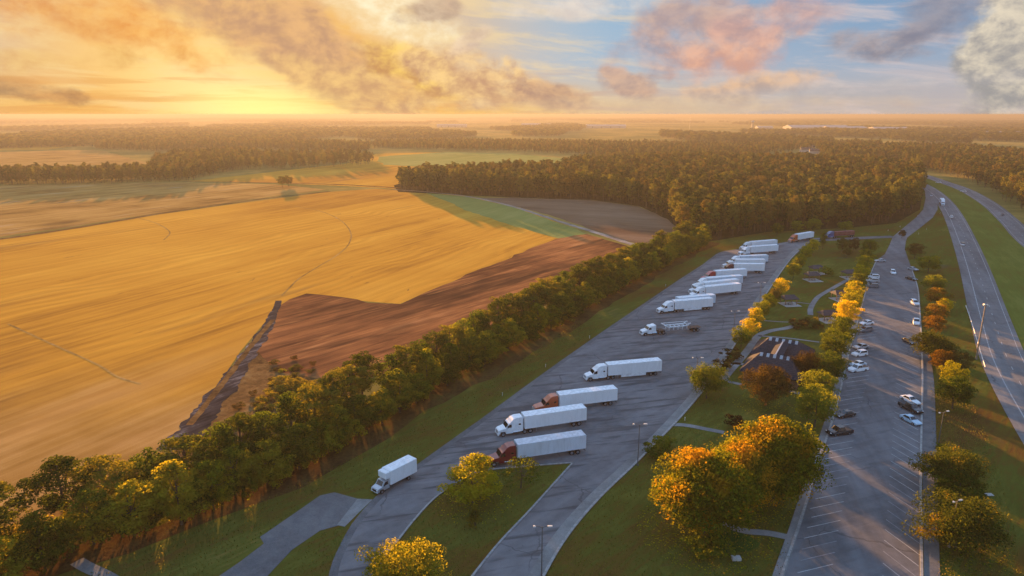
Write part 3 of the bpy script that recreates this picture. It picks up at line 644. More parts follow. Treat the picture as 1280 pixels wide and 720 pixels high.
def tree(kind, loc, w, label, h=None, cat='tree', group=None, name='tree', whole=False, vi=None):
    L, W, Hn = KIND[kind]; cm, tm = L[(random.randrange(len(L)) if vi is None else vi) % len(L)]
    e = empty(name, (loc[0], loc[1], 0.02), random.uniform(0, 6.28), label, cat, group)
    k = w / W; kz = (h / Hn) if h else k
    if kind.startswith('row'): k *= 0.90; kz *= 1.14
    e.scale = (k, k, kz)
    link('crown', cm, None, e); link('trunk', tm, None, e)
    return e
def shrub_mesh(name, seed, W, H, mat, clumps=22, per=50, leaf=0.12):
    me, cs = crown_mesh(name, seed, W, H * 0.8, H * 0.1, clumps, per, leaf, mat, inner=0.5); return me
SHR = [shrub_mesh('bush', 90 + i, 3.0, 2.4, m) for i, m in enumerate(('leaf_olive', 'leaf_green', 'bush_gold', 'leaf_brown', 'leaf_darkred'))]
def shrub(i, loc, w, h, label, group=None, name='bush'):
    o = link(name, SHR[i], None, None, (loc[0], loc[1], 0.0), random.uniform(0, 6.28)); o.scale = (w / 3, w / 3, h / 2.4)
    return tag(o, label, 'bush', group)

# -- the belt of trees between field and truck park (two staggered rows and an undergrowth)
def belt():
    path = smooth_path([(-83.89,67.82),(-76.82,75.57),(-73.2,85.22),(-69.75,91.62),(-62.49,97.55),(-52.86,105.39),(-45.7,112.7),(-38.41,123.81),(-30.37,140.19),(-23.24,153.4),(-12.76,170.19),(0.0,190.63),(15.95,216.99),(36.87,253.4),(59.06,288.73),(81.11,322.9),(100.56,351.74)], 10)
    L = 0; nxt = [0.0, 3.0, 1.0]; acc = 0
    rng = random.Random(5)
    for a, b in zip(path, path[1:]):
        d = (b - a).length; t = (b - a).normalized(); nn = Vector((-t.y, t.x))
        acc += d
        for row in range(3):
            while nxt[row] < acc:
                q = a + t * max(0, nxt[row] - (acc - d))
                far = q.length
                if row == 0:      # rear row, tall pines
                    p = q + nn * (7.5 + rng.uniform(-1.5, 2.0)); h = rng.uniform(10.8, 13.8)
                    if rng.random() < 0.68: tree('pine', p, rng.uniform(7.5, 10), 'tall dark pine in the belt of trees between the field and the truck park', h, 'pine tree', 'trees of the belt beside the field', 'pine_tree')
                    else: tree('belt_green', p, rng.uniform(8, 10), 'dark green leafy tree in the belt between the field and the truck park', h * 0.88, 'tree', 'leafy green trees of the belt', 'leafy_tree')
                    nxt[0] += rng.uniform(4.6, 7.2)
                elif row == 1:
                    p = q + nn * rng.uniform(-1.5, 2.0); h = rng.uniform(8, 11.5)
                    if rng.random() < 0.6: tree('belt', p, rng.uniform(7.5, 10), 'olive leafy tree on the grass side of the tree belt along the truck park', h, 'tree', 'olive trees of the belt', 'leafy_tree')
                    else: tree('belt_gold', p, rng.uniform(6.5, 8.5), 'yellowish autumn tree on the grass side of the tree belt along the truck park', h * .9, 'tree', 'yellow trees of the belt', 'autumn_tree')
                    nxt[1] += rng.uniform(4.4, 7.0)
                else:
                    p = q + nn * rng.uniform(-2.0, 10); 
                    shrub(rng.choice((0, 0, 1, 2)), p, rng.uniform(4.5, 8), rng.uniform(3.2, 6), 'low leafy bush filling the foot of the tree belt', 'bushes under the tree belt')
                    if rng.random() < 0.75: shrub(rng.choice((0, 0, 1)), q + nn * rng.uniform(-1.0, 3.0), rng.uniform(5, 8), rng.uniform(4.2, 6.5), 'low leafy bush filling the foot of the tree belt', 'bushes under the tree belt')
                    nxt[2] += rng.uniform(2.0, 3.4)
belt()
# gold scrub between ditch and belt
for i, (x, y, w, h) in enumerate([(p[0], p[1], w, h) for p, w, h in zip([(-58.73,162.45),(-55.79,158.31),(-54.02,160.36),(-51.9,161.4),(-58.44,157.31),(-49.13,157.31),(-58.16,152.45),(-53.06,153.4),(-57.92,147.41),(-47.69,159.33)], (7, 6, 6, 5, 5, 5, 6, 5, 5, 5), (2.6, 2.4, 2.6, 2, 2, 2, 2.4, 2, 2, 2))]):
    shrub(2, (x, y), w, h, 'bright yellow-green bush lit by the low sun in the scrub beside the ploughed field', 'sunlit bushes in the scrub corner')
rr = random.Random(3)
for k in range(46):
    t = rr.random(); a = Vector([(-69.81,181.16)][0]).lerp(Vector([(-65.73,119.08)][0]), t); p = a + Vector((rr.uniform(3, 16), rr.uniform(-2, 3)))
    shrub(rr.choice((3, 3, 0)), p, rr.uniform(1.6, 3.6), rr.uniform(0.7, 1.6), 'low rusty scrub bush beside the ditch', 'rusty scrub along the ditch')

# -- single trees of the rest area: (kind, base pixel -> ground, width m, height m, name, label)
TR = [
 ('row_yellow', (148.14,330.67), 6.4, 6.5, 'tree', 'olive green tree just below the orange truck, topmost of the line beside the truck lanes'),
 ('row', (138.27,315.47), 6.4, 6.2, 'tree', 'second tree from the top in the line beside the truck lanes, green'),
 ('row', (126.92,295.01), 6.4, 6.2, 'tree', 'green tree in the lane-side line, left of the pair of picnic shelters'),
 ('row', (117.23,276.92), 6.4, 6.0, 'tree', 'green tree in the lane-side line just above the bright gold one'),
 ('row_yellow', (101.58,249.84), 6.1, 6.4, 'autumn_tree', 'bright golden tree beside the truck lanes, left of a picnic shelter'),
 ('row_brown', (94.99,238.63), 5.5, 5.4, 'autumn_tree', 'brownish tree just below the bright golden one by the truck lanes'),
 ('row', (89.21,228.32), 5.7, 5.8, 'tree', 'yellow-green tree beside the truck lanes, third below the bright golden one'),
 ('row', (83.66,219.72), 6.0, 5.8, 'tree', 'yellow-green tree beside the lamp post halfway along the truck lanes'),
 ('row_yellow', (78.42,210.01), 6.1, 6.0, 'autumn_tree', 'yellow tree in the lane-side line level with the flatbed truck'),
 ('row_yellow', (72.82,199.5), 6.1, 5.6, 'autumn_tree', 'gold and green tree in the lane-side line above the footpath junction'),
 ('row', (67.71,191.34), 6.6, 5.6, 'tree', 'green tree at the lower end of the yellow lane-side line'),
 ('broad', (47.32,154.36), 9.0, 8.4, 'tree', 'round green tree standing alone at the edge of the truck lanes'),
 ('broad_red', (60.21,150.12), 10.5, 9.2, 'tree', 'dark maroon tree with a lit crown in front of the dark hip-roofed building'),
 ('broad_red', (75.53,164.6), 7.6, 8.0, 'tree', 'dark reddish tree against the right side of the hip-roofed building'),
 ('row', (160.83,303.22), 7.4, 7.0, 'tree', 'olive tree at the top end of the line along the car park'),
 ('row', (151.75,287.2), 6.9, 7.0, 'tree', 'second tree from the top in the line along the car park'),
 ('row_yellow', (142.53,271.34), 6.9, 6.6, 'tree', 'yellow-green tree in the car park line, beside the three cars parked in a row'),
 ('row', (133.62,255.82), 6.9, 6.6, 'tree', 'olive tree in the car park line just above the golden ones'),
 ('row_yellow', (125.62,241.89), 7.2, 6.8, 'autumn_tree', 'uppermost of the brilliant golden trees along the car park'),
 ('row_yellow', (116.7,226.35), 7.9, 7.6, 'autumn_tree', 'brilliant golden tree above the silver car, beside a dark picnic shelter'),
 ('row_yellow', (108.38,211.71), 8.8, 7.8, 'autumn_tree', 'large golden tree left of the first white and silver parked cars'),
 ('row', (98.22,192.78), 8.7, 7.6, 'tree', 'tree with a gold top in the car park line, left of the silver parked car'),
 ('row', (90.23,180.52), 9.2, 8.0, 'tree', 'round yellow-green tree right of the building, left of the white cars'),
 ('row_green', (80.52,161.93), 9.2, 7.6, 'tree', 'round green tree beside the empty bays, right of the dark reddish tree'),
 ('row_green', (73.17,151.98), 8.7, 6.6, 'tree', 'dull green tree in the car park line between two rounder green ones'),
 ('row_green', (66.84,138.58), 9.7, 8.0, 'tree', 'round dark green tree left of the two black parked vehicles'),
 ('row', (175.19,328.69), 8.3, 6.5, 'tree', 'round green tree on the lawn below the service road'),
 ('row_brown', (163.7,332.67), 6.0, 6.6, 'tree', 'brownish tree below the red flatbed load, left one of the pair'),
 ('row_brown', (170.24,334.69), 6.0, 6.6, 'tree', 'brownish tree below the red flatbed load, right one of the pair'),
 ('row_brown', (161.44,322.9), 5.1, 4.0, 'tree', 'low brown tree just in front of the brownish pair near the service road'),
 ('row_green', (158.72,343.01), 3.7, 7.5, 'tree', 'thin green tree standing between the orange truck and the blue truck'),
 ('row_green', (150.55,383.28), 7.0, 6.4, 'tree', 'small round green tree behind the uppermost white trucks'),
 ('row_green', (164.72,391.34), 7.8, 6.5, 'tree', 'round olive tree behind the orange truck, against the wood'),
 ('row_green', (175.64,394.1), 9.7, 7.0, 'tree', 'wide olive tree right behind the trailer of the orange truck'),
 ('row_green', (195.64,396.9), 9.2, 5.5, 'tree', 'low wide olive tree behind the red flatbed load'),
 ('row_brown', (217.21,375.53), 4.6, 4.0, 'tree', 'small brown tree where the service road meets the slip road'),
 ('row_brown', (193.19,321.01), 9.2, 6.2, 'autumn_tree', 'brown-green tree at the top of the line right of the car park'),
 ('row', (181.56,290.28), 10.6, 6.5, 'tree', 'wide olive tree right of the silver and black cars at the lot edge'),
 ('row_green', (162.03,254.61), 10.1, 6.2, 'tree', 'dark olive tree second below the brown-green one right of the car park'),
 ('row_orange', (151.41,234.4), 8.7, 6.2, 'autumn_tree', 'rusty orange tree right of the white car in the upper car park'),
 ('row_yellow', (149.93,227.33), 5.1, 4.8, 'autumn_tree', 'small yellow tree tucked behind two orange ones near the motorway verge'),
 ('row_orange', (138.79,214.32), 7.8, 6.0, 'autumn_tree', 'bright orange tree just right of the white pickup'),
 ('row_orange', (131.53,202.63), 6.4, 5.5, 'autumn_tree', 'dull orange tree just above the big dark tree with a golden top'),
 ('broad_dark', (117.24,179.88), 10.5, 8.0, 'tree', 'big dark tree with a golden top overhanging the upper bays'),
 ('row_orange', (114.94,171.34), 6.9, 5.4, 'autumn_tree', 'rusty tree directly below the big gold-topped one'),
 ('row_brown', (118.27,170.19), 7.4, 5.4, 'tree', 'dark brown tree behind the rusty tree towards the utility pole'),
 ('row_yellow', (109.38,158.31), 6.9, 6.6, 'autumn_tree', 'yellow-topped tree right of the pavement level with the first white car'),
 ('row_green', (103.33,148.31), 9.7, 6.4, 'tree', 'dark green tree level with the three cars parked on the right side'),
 ('broad_dark', (80.36,112.98), 10.8, 7.6, 'tree', 'big dark tree with orange-lit top, upper one of the pair above the bottom right lamp'),
 ('row_green', (78.29,106.89), 8.7, 5.2, 'tree', 'low dull tree squeezed between the two big gold-topped trees at bottom right'),
 ('broad_dark', (70.67,95.43), 13.0, 7.8, 'tree', 'widest gold-topped dark tree right of the bays, behind the bottom right lamp'),
 ('belt_gold', (-6.84,108.42), 10.0, 8.8, 'tree', 'yellow-tipped tree on the grass island in front of the maroon tractor'),
 ('sparse', (1.63,113.25), 7.8, 5.6, 'tree', 'thin see-through tree in front of the maroon truck trailer'),
 ('broad_gold', (-15.31,83.53), 11.5, 8.2, 'autumn_tree', 'golden tree at the bottom edge beside the entry road'),
 ('conifer', (-6.14,100.43), 3.0, 4.6, 'conifer', 'small dark conifer in the middle of the grass island'),
 ('maple', (31.85,99.75), 16.5, 13.6, 'maple_tree', 'huge orange and green maple on the left of the great pair'),
 ('maple', (46.66,108.94), 16.5, 14.8, 'maple_tree', 'huge orange-topped maple on the right of the great pair, beside the bays'),
 ('maple', (40.13,106.89), 13.0, 12.0, 'maple_tree', 'green and gold maple between the two huge ones'),
]
for i, (k, p, w, h, nm, lb) in enumerate(TR):
    tree(k, p, w, lb, h, {'maple_tree': 'maple tree', 'conifer': 'conifer', 'autumn_tree': 'autumn tree'}.get(nm, 'tree'), None, nm, vi=i)
SH = [(3, (62.13,181.81), 6, 3.2, 'brown hedge-like bush at the lower end of the lane-side tree line'), (3, (57.25,173.11), 6, 3.2, 'brown bush left of the footpath junction'), (4, (54.0,167.91), 4.5, 2.6, 'dark brown bush just above the lone round green tree'),
      (3, (93.21,210.86), 7, 3.0, 'brown bush left of the lowest picnic shelter'), (3, (97.2,211.71), 6.5, 3.4, 'darker brown bush touching the lowest picnic shelter'), (4, (98.43,209.16), 4, 2.4, 'small maroon bush at the path end'),
      (1, (134.5,284.19), 6, 4.2, 'olive bush right of the pair of picnic shelters'), (4, (48.66,137.01), 4.4, 3.8, 'round dark bush at the end of the short path above the maples'),
      (1, (28.98,125.46), 5.5, 3.2, 'dark green bush at the kerb left of the maples'), (1, (31.26,128.53), 4.5, 3.0, 'dark bush right of the kerbside lamp, nearest the maples'), (1, (30.59,94.2), 7.5, 3.6, 'dark round bush in the shade under the left huge maple'),
      (0, (-11.42,92.2), 1.6, 3.0, 'thin yellow-green sapling on the grass island'), (1, (88.23,127.84), 2.2, 1.6, 'low bush at the foot of the lamp beside the pavement')]
for i, p, w, h, lb in SH: shrub(i, p, w, h, lb)
for p, lb in zip([(-218.04,651.63),(-214.32,659.06)], ('left one of two lone trees on the field margin', 'right one of two lone trees on the field margin')): tree('row_brown', p, 9, lb, 9)

def inside(p, pg):
    x, y = p; c = False; n = len(pg); j = n - 1
    for i in range(n):
        xi, yi = pg[i]; xj, yj = pg[j]
        if (yi > y) != (yj > y) and x < (xj - xi) * (y - yi) / (yj - yi) + xi: c = not c
        j = i
    return c
def fill(pg, step, rng, jit=0.45):
    xs = [p[0] for p in pg]; ys = [p[1] for p in pg]; out = []
    y = min(ys); r = 0
    while y < max(ys):
        x = min(xs) + (r % 2) * step / 2
        while x < max(xs):
            q = (x + rng.uniform(-jit, jit) * step, y + rng.uniform(-jit, jit) * step)
            if inside(q, pg): out.append(q)
            x += step
        y += step * 0.87; r += 1
    return out
def edge_dist(p, e):
    best = 1e9; p = Vector(p)
    for a, b in zip(e, e[1:]):
        a = Vector(a); b = Vector(b); ab = b - a; t = max(0, min(1, (p - a).dot(ab) / max(1e-6, ab.length_squared)))
        best = min(best, (p - a - ab * t).length)
    return best
# fallen leaves under the big crowns, tufts in the lawns
def flakes(name, pts, size, cols, mat, label, upright=False):
    g = np.random.default_rng(9); P0 = np.array([(p[0], p[1], 0.06) for p in pts]); n = len(P0); t = g.uniform(0, 6.28, n); s = size * g.uniform(.5, 1.4, n)
    a = np.stack([np.cos(t), np.sin(t), np.zeros(n)], 1) * s[:, None]
    b = (np.stack([-np.sin(t) * .25, np.cos(t) * .25, np.ones(n)], 1) if upright else np.stack([-np.sin(t), np.cos(t), g.uniform(-.2, .2, n)], 1)) * s[:, None]
    V = np.stack([P0 - a * .5, P0 + a * .5, P0 + a * .25 + b, P0 - a * .25 + b], 1).reshape(-1, 3)
    me = quads_mesh(name, V, n); o = link(name, me, mat); tag(o, label, None, None, 'stuff'); return o
def around(c, r, n, rg):
    out = []
    for _ in range(n):
        a = rg.uniform(0, 6.283); q = r * rg.random() ** .6; out.append((c[0] + q * math.cos(a), c[1] + q * math.sin(a)))
    return out
rl = random.Random(21); lp = []
for c, r, n in (((31.85,99.75), 11, 1500), ((46.66,108.94), 8, 700), ((109.51,215.21), 6, 300), ((119.08,231.32), 5, 250), ((60.21,150.12), 8, 400), ((80.36,112.98), 7, 400), ((70.67,95.43), 8, 400), ((117.24,179.88), 7, 300), ((-15.31,83.53), 7, 400), ((-6.84,108.42), 7, 400)): lp += around(c, r, n, rl)
flakes('fallen_leaves', lp, 0.22, None, 'leaf_yellow', 'yellow leaves lying on the grass and paving under the big trees')
lawns = [[(11.89,120.62),(2.94,106.38),(-2.58,96.48),(-8.11,84.88),(-18.53,84.88),(-18.96,94.2),(-17.78,98.86),(-15.81,103.93),(-13.17,108.94),(-9.26,114.38),(-5.83,117.88),(0.0,119.39),(7.8,120.31)], [(3.24,84.88),(8.34,95.85),(15.74,108.94),(26.69,124.47),(42.69,149.21),(58.72,177.99),(65.24,184.44),(57.79,167.91),(48.6,144.36),(43.11,128.88),(48.41,116.11),(47.99,105.39),(42.82,92.2),(38.21,84.88)],
         [(-35.9,84.88),(-34.12,94.2),(-31.6,98.86),(-28.75,100.65),(-26.64,100.2),(-27.55,94.2),(-27.8,88.41),(-27.79,84.88)], [(-13.76,134.32),(-7.39,145.66),(2.05,163.52),(13.74,184.44),(28.48,210.86),(21.19,216.1),(2.25,181.16),(-9.96,158.31),(-19.91,142.25),(-28.18,128.88),(-36.95,118.48),(-45.43,107.9),(-52.15,100.65),(-60.12,93.19),(-67.17,84.88),(-48.52,80.0),(-44.04,89.15),(-40.93,97.33),(-37.79,106.13),(-35.15,111.87),(-33.24,112.98),(-25.52,111.33),(-21.65,119.08)], [(61.61,84.88),(73.45,105.39),(87.21,128.88),(107.29,163.52),(116.28,169.04),(111.35,153.4),(99.47,128.88),(89.57,110.52),(74.69,84.88)]]
gp = []
for L in lawns: gp += fill(L, 0.55, rl)
rl.shuffle(gp); gp = gp[:60000]
for fp in FPATHS:
    bx = (min(p[0] for p in fp) - 2, max(p[0] for p in fp) + 2, min(p[1] for p in fp) - 2, max(p[1] for p in fp) + 2); sp = smooth_path(fp, 3)
    gp = [p for p in gp if not (bx[0] < p[0] < bx[1] and bx[2] < p[1] < bx[3] and edge_dist(p, sp) < 1.4)]
flakes('grass_tufts', gp[:60000], 0.17, None, 'tuft', 'longer tufts of grass in the lawns of the rest area', True)

# -- woods
# one joined mesh of crown and trunk for trees too far off to show their parts
def joined(key, name):
    out = []
    for cm, tm in KIND[key][0]:
        bm = bmesh.new(); bm.from_mesh(cm); n = len(bm.faces); bm.from_mesh(tm); bm.faces.ensure_lookup_table()
        for f in bm.faces[n:]: f.material_index = 1
        me = bpy.data.meshes.new(name); bm.to_mesh(me); bm.free(); me.materials.append(cm.materials[0]); me.materials.append(tm.materials[0]); out.append(me)
    return out
JF = joined('forest', 'forest_tree'); JA = joined('forest_autumn', 'forest_tree')
def far_tree(me, p, k, kz, label, group, cat='tree', name='forest_tree'):
    o = link(name, me, None, None, (p[0], p[1], 0.0), random.uniform(0, 6.28)); o.scale = (k, k, kz); return tag(o, label, cat, group)
def scatter(name, pts, src, label, zs=0.0):
    """one mass of trees: pts = [(x, y, scale, heightscale)], instances of the src meshes"""
    me = bpy.data.meshes.new(name); me.from_pydata([(p[0], p[1], zs) for p in pts], [], [])
    for an, i in (('sc', 2), ('sz', 3)):
        at = me.attributes.new(an, 'FLOAT', 'POINT'); at.data.foreach_set('value', [float(p[i]) for p in pts])
    o = link(name, me); tag(o, label, None, None, 'stuff'); o['category'] = 'woods'
    ng = bpy.data.node_groups.new(name, 'GeometryNodeTree')
    ng.interface.new_socket('Geometry', in_out='INPUT', socket_type='NodeSocketGeometry'); ng.interface.new_socket('Geometry', in_out='OUTPUT', socket_type='NodeSocketGeometry')
    N = ng.nodes; K = ng.links; gi = N.new('NodeGroupInput'); go = N.new('NodeGroupOutput')
    gg = N.new('GeometryNodeGeometryToInstance')
    for s in src:
        oi = N.new('GeometryNodeObjectInfo'); oi.inputs['Object'].default_value = s; oi.inputs['As Instance'].default_value = True; oi.transform_space = 'ORIGINAL'
        tf = N.new('GeometryNodeRealizeInstances'); K.new(oi.outputs['Geometry'], tf.inputs[0])
        K.new(tf.outputs[0], gg.inputs[0])
    ip = N.new('GeometryNodeInstanceOnPoints'); K.new(gi.outputs[0], ip.inputs['Points']); K.new(gg.outputs[0], ip.inputs['Instance']); ip.inputs['Pick Instance'].default_value = True
    rv = N.new('FunctionNodeRandomValue'); rv.data_type = 'FLOAT_VECTOR'; rv.inputs[0].default_value = (0, 0, 0); rv.inputs[1].default_value = (0, 0, 6.283); K.new(rv.outputs[0], ip.inputs['Rotation'])
    a1 = N.new('GeometryNodeInputNamedAttribute'); a1.data_type = 'FLOAT'; a1.inputs['Name'].default_value = 'sc'
    a2 = N.new('GeometryNodeInputNamedAttribute'); a2.data_type = 'FLOAT'; a2.inputs['Name'].default_value = 'sz'
    cx = N.new('ShaderNodeCombineXYZ'); K.new(a1.outputs[0], cx.inputs[0]); K.new(a1.outputs[0], cx.inputs[1]); K.new(a2.outputs[0], cx.inputs[2]); K.new(cx.outputs[0], ip.inputs['Scale'])
    K.new(ip.outputs[0], go.inputs[0])
    md = o.modifiers.new('trees', 'NODES'); md.node_group = ng
    return o
rng = random.Random(17)
woodB = [(102.42,358.57),(117.44,373.02),(150.5,396.9),(205.93,414.51),(244.79,433.69),(293.96,494.3),(364.91,610.27),(435.29,734.19),(454.31,852.24),(388.88,933.73),(285.32,948.82),(205.24,933.73),(118.52,852.24),(56.05,805.25),(-17.5,753.2),(-91.62,716.08),(-110.61,659.06),(-101.88,623.48),(-55.31,591.45),(0.0,568.05),(64.61,551.64),(96.19,512.08),(102.13,443.94),(96.0,370.53)]
edgeB = [(-107.05,637.25),(-55.31,591.45),(0.0,568.05),(64.61,551.64),(96.19,512.08),(102.13,443.94),(95.11,370.53),(102.42,358.57),(117.44,373.02),(150.5,396.9),(205.93,414.51),(244.79,433.69),(293.96,494.3),(364.91,610.27),(437.0,734.19)]
pts = fill(woodB, 7.2, rng)
pts.sort(key=lambda p: edge_dist(p, edgeB) + 0.012 * math.hypot(*p))
near = pts[:290]; rest = pts[290:]
first = []
for i, p in enumerate(near):
    gold = rng.random() < (0.35 if p[0] > 60 and p[0] < 180 else 0.18)
    k = rng.uniform(0.88, 1.15)
    nm, lb, me, gp = ('forest_tree', 'tall autumn tree with rust gold leaves on the edge of the wood behind the trucks', JA, 'autumn trees along the wood edge') if gold else ('forest_tree', 'tall olive tree packed along the edge of the wood behind the trucks', JF, 'olive trees along the wood edge')
    o = far_tree(me[i % 3], p, k, k * rng.uniform(0.92, 1.12), lb, gp, 'autumn tree' if gold else 'forest tree', 'autumn_forest_tree' if gold else 'forest_tree')
    if len(first) < 6 and o.data.name not in [f.data.name for f in first]: first.append(o)
mx = lambda pl, lo=0.9, hi=1.25: [(p[0], p[1], k, k * rng.uniform(.9, 1.15)) for p in pl for k in (rng.uniform(lo, hi),)]
scatter('woods', mx(rest, .72, 1.05), first, 'dense wood of olive and rust trees behind the truck park')
# trees beyond the motorway
woodR = [(505.06,828.09),(482.23,734.19),(423.27,603.87),(340.43,443.94),(237.55,251.02),(194.38,144.36),(1181.97,964.4),(1072.28,1224.79),(800.5,1050.49),(823.72,1277.63),(706.7,1335.17),(597.07,1365.9),(473.02,1050.49),(530.43,1032.09),(529.31,933.73)]
edgeR = [(529.31,933.73),(505.06,828.09),(482.23,734.19),(423.27,603.87),(340.43,443.94),(237.55,251.02)]
pr = fill(woodR, 9.0, rng); pr.sort(key=lambda p: edge_dist(p, edgeR) + 0.03 * math.hypot(*p))
for i, p in enumerate(pr[:0]): pass
scatter('woods', mx(pr, .72, 1.0), first, 'broad autumn wood beyond the motorway')
# the first trees beyond the motorway stand apart
# woods on the left, from near to far
WL = [
 ([(-699.11,666.66),(-497.14,666.66),(-413.22,682.38),(-361.12,698.83),(-324.85,716.08),(-369.91,773.21),(-414.8,794.28),(-472.56,753.2),(-768.16,734.19)], 8.5, 'dark wood edge behind the stubble on the far left'),
 ([(-412.98,783.61),(-341.35,743.58),(-340.66,864.83),(-375.99,1050.49),(-433.78,1176.09),(-521.77,1131.06),(-504.34,980.49)], 8.5, 'wood with long shadows in the middle of the left fields'),
 ([(-340.66,864.83),(-286.41,852.24),(-223.36,919.1),(-189.56,964.4),(-223.74,1089.31),(-313.06,1131.06),(-389.66,1089.31)], 13, 'thin wood of spaced trees with the sun coming through'),
 ([(-817.04,1365.9),(-647.21,1277.63),(-534.22,1365.9),(-264.77,1277.63),(-295.08,1467.09),(-635.29,1627.54),(-936.95,1584.26)], 10, 'far belt of trees below the sun'),
 ([(-1290.5,1335.17),(-1028.97,1398.06),(-939.51,1543.2),(-1042.94,1721.52),(-1195.83,1627.54),(-1489.04,1543.2)], 10, 'far wood at the left edge'),
 ([(-281.36,1398.06),(-122.9,1335.17),(0.0,1277.63),(156.53,1131.06),(326.82,1089.31),(371.28,1109.8),(597.07,1365.9),(722.77,1365.9),(859.5,1627.54),(449.37,1504.2),(112.11,1627.54),(-158.02,1721.52),(-317.64,1627.54)], 12, 'hazy wood beyond the green field'),
 ([(64.81,933.73),(123.82,891.16),(211.86,964.4),(289.92,964.4),(395.05,948.82),(459.17,891.16),(521.43,1014.31),(464.02,1014.31),(414.8,919.1),(318.24,948.82),(351.73,1050.49),(320.98,1069.56),(150.84,1089.31)], 10, 'hazy trees between the wood and the clearing'),
]
for i, (pg, st, lb) in enumerate(WL): scatter('woods', mx(fill(pg, st * .9, rng), *((0.6, 0.9) if i < 5 else (.5, .75))), first, lb)
# far country: belts and blocks of wood that thin out into fields, to the horizon
mnoise_off = Vector((13.1, 4.7, 0))
farp = []
r = 1750.0
while r < 13000:
    step = 8.0 + r * 0.0052
    na = int(R(88) * r / step)
    for i in range(na):
        a = R(-44) + R(88) * (i + rng.uniform(-.4, .4)) / na; rr_ = r + rng.uniform(-.45, .45) * step
        x, y = rr_ * math.sin(a), rr_ * math.cos(a)
        d = mnoise.noise(Vector((x * 0.0011, y * 0.00055, 0.3)) + mnoise_off) + 0.5 * mnoise.noise(Vector((x * 0.004, y * 0.0016, 4.3)))
        if d > (0.20 if a < 0 else 0.06) or (a > R(12) and y < 2600 and d > -0.2):
            k = max(1.0, step / 9.5); farp.append((x, y, k, min(k, 1.25) * rng.uniform(.55, .85)))
    r += step * 0.9
scatter('far_woods', farp, [f for f in first if not f['label'].startswith('tall autumn')] + first[:1], 'hazy woodland stretching to the horizon')
print('far points', len(farp), 'wood', len(rest), len(pr))

# ================================================================== VEHICLES
for nm, c, r_, met, cc in (('paint_white', (0.83, 0.84, 0.85), .35, 0, .4), ('paint_white2', (0.70, 0.71, 0.71), .4, 0, .3), ('trailer_white', (0.84, 0.85, 0.86), .45, 0, .1), ('trailer_aged', (0.58, 0.60, 0.64), .5, .1, 0),
                       ('paint_rust', (0.46, 0.085, 0.03), .35, 0, .5), ('paint_maroon', (0.20, 0.014, 0.022), .35, 0, .5), ('paint_red', (0.42, 0.03, 0.03), .35, 0, .5), ('paint_darkred', (0.13, 0.02, 0.02), .35, 0, .5), ('paint_orange', (0.60, 0.12, 0.03), .35, 0, .5),
                       ('paint_blue', (0.04, 0.09, 0.24), .35, 0, .5), ('paint_silver', (0.45, 0.47, 0.50), .35, .4, .4), ('paint_black', (0.014, 0.014, 0.016), .25, 0, .6), ('paint_grey', (0.16, 0.17, 0.19), .35, .3, .4), ('paint_sky', (0.42, 0.58, 0.70), .35, .2, .5),
                       ('load_red', (0.25, 0.07, 0.06), .8, 0, 0), ('steel', (0.32, 0.33, 0.35), .4, .7, 0), ('chrome', (0.62, 0.63, 0.65), .18, 1, 0), ('black_plastic', (0.022, 0.022, 0.024), .6, 0, 0), ('rubber', (0.018, 0.018, 0.018), .9, 0, 0),
                       ('wood_deck', (0.13, 0.07, 0.045), .9, 0, 0), ('lamp_red', (0.30, 0.01, 0.01), .3, 0, .3), ('post_paint', (0.62, 0.60, 0.55), .7, 0, 0), ('pole_wood', (0.17, 0.12, 0.085), .9, 0, 0), ('pole_metal', (0.13, 0.12, 0.115), .6, .4, 0),
                       ('pole_tan', (0.26, 0.20, 0.15), .7, 0, 0), ('roof_dark', (0.055, 0.045, 0.050), .85, 0, 0), ('wall_brick', (0.24, 0.13, 0.09), .9, 0, 0), ('skylight', (0.36, 0.37, 0.39), .3, 0, .2), ('slab', (0.42, 0.40, 0.37), .9, 0, 0), ('sign_green', (0.03, 0.16, 0.08), .5, 0, 0), ('roof_far', (0.66, 0.64, 0.62), .6, 0, 0)):
    m_plain(nm, c, r_, met, var=0.10 if 'paint' in nm else 0.16, scale=1.2, coat=cc)
m, T, out = new_mat('glass'); bsdf(T, out, (0.012, 0.015, 0.018), 0.07, spec=0.8)
m, T, out = new_mat('headlamp'); bsdf(T, out, (0.75, 0.76, 0.78), 0.12, spec=0.8, coat=0.5)
# a grey film of road dust on trailer sides, with rub marks
def m_trailer(name, col, st):
    m, T, out = new_mat(name); tc = T.n('ShaderNodeTexCoord').outputs['Object']; x, y, z = T.sep(tc)
    oi = T.n('ShaderNodeObjectInfo').outputs['Random']
    v = T.xyz(T.m('ADD', T.m('MULTIPLY', x, 1.2), T.m('MULTIPLY', oi, 50)), y, T.m('MULTIPLY', z, 0.18))
    n = T.rng(T.noise(v, 1.3, 5, 0.6), 0.45, 0.75); n2 = T.rng(T.noise(tc, 0.25, 3), 0.4, 0.7)
    c = T.mix(T.m('MULTIPLY', n, st), col, tuple(q * 0.62 for q in col)); c = T.mix(T.m('MULTIPLY', n2, st * 0.6), c, (col[0] * .75, col[1] * .72, col[2] * .68))
    bsdf(T, out, c, 0.45, spec=0.4)
m_trailer('trailer_side', (0.84, 0.85, 0.86), 0.22); m_trailer('trailer_side_aged', (0.66, 0.73, 0.80), 0.5)

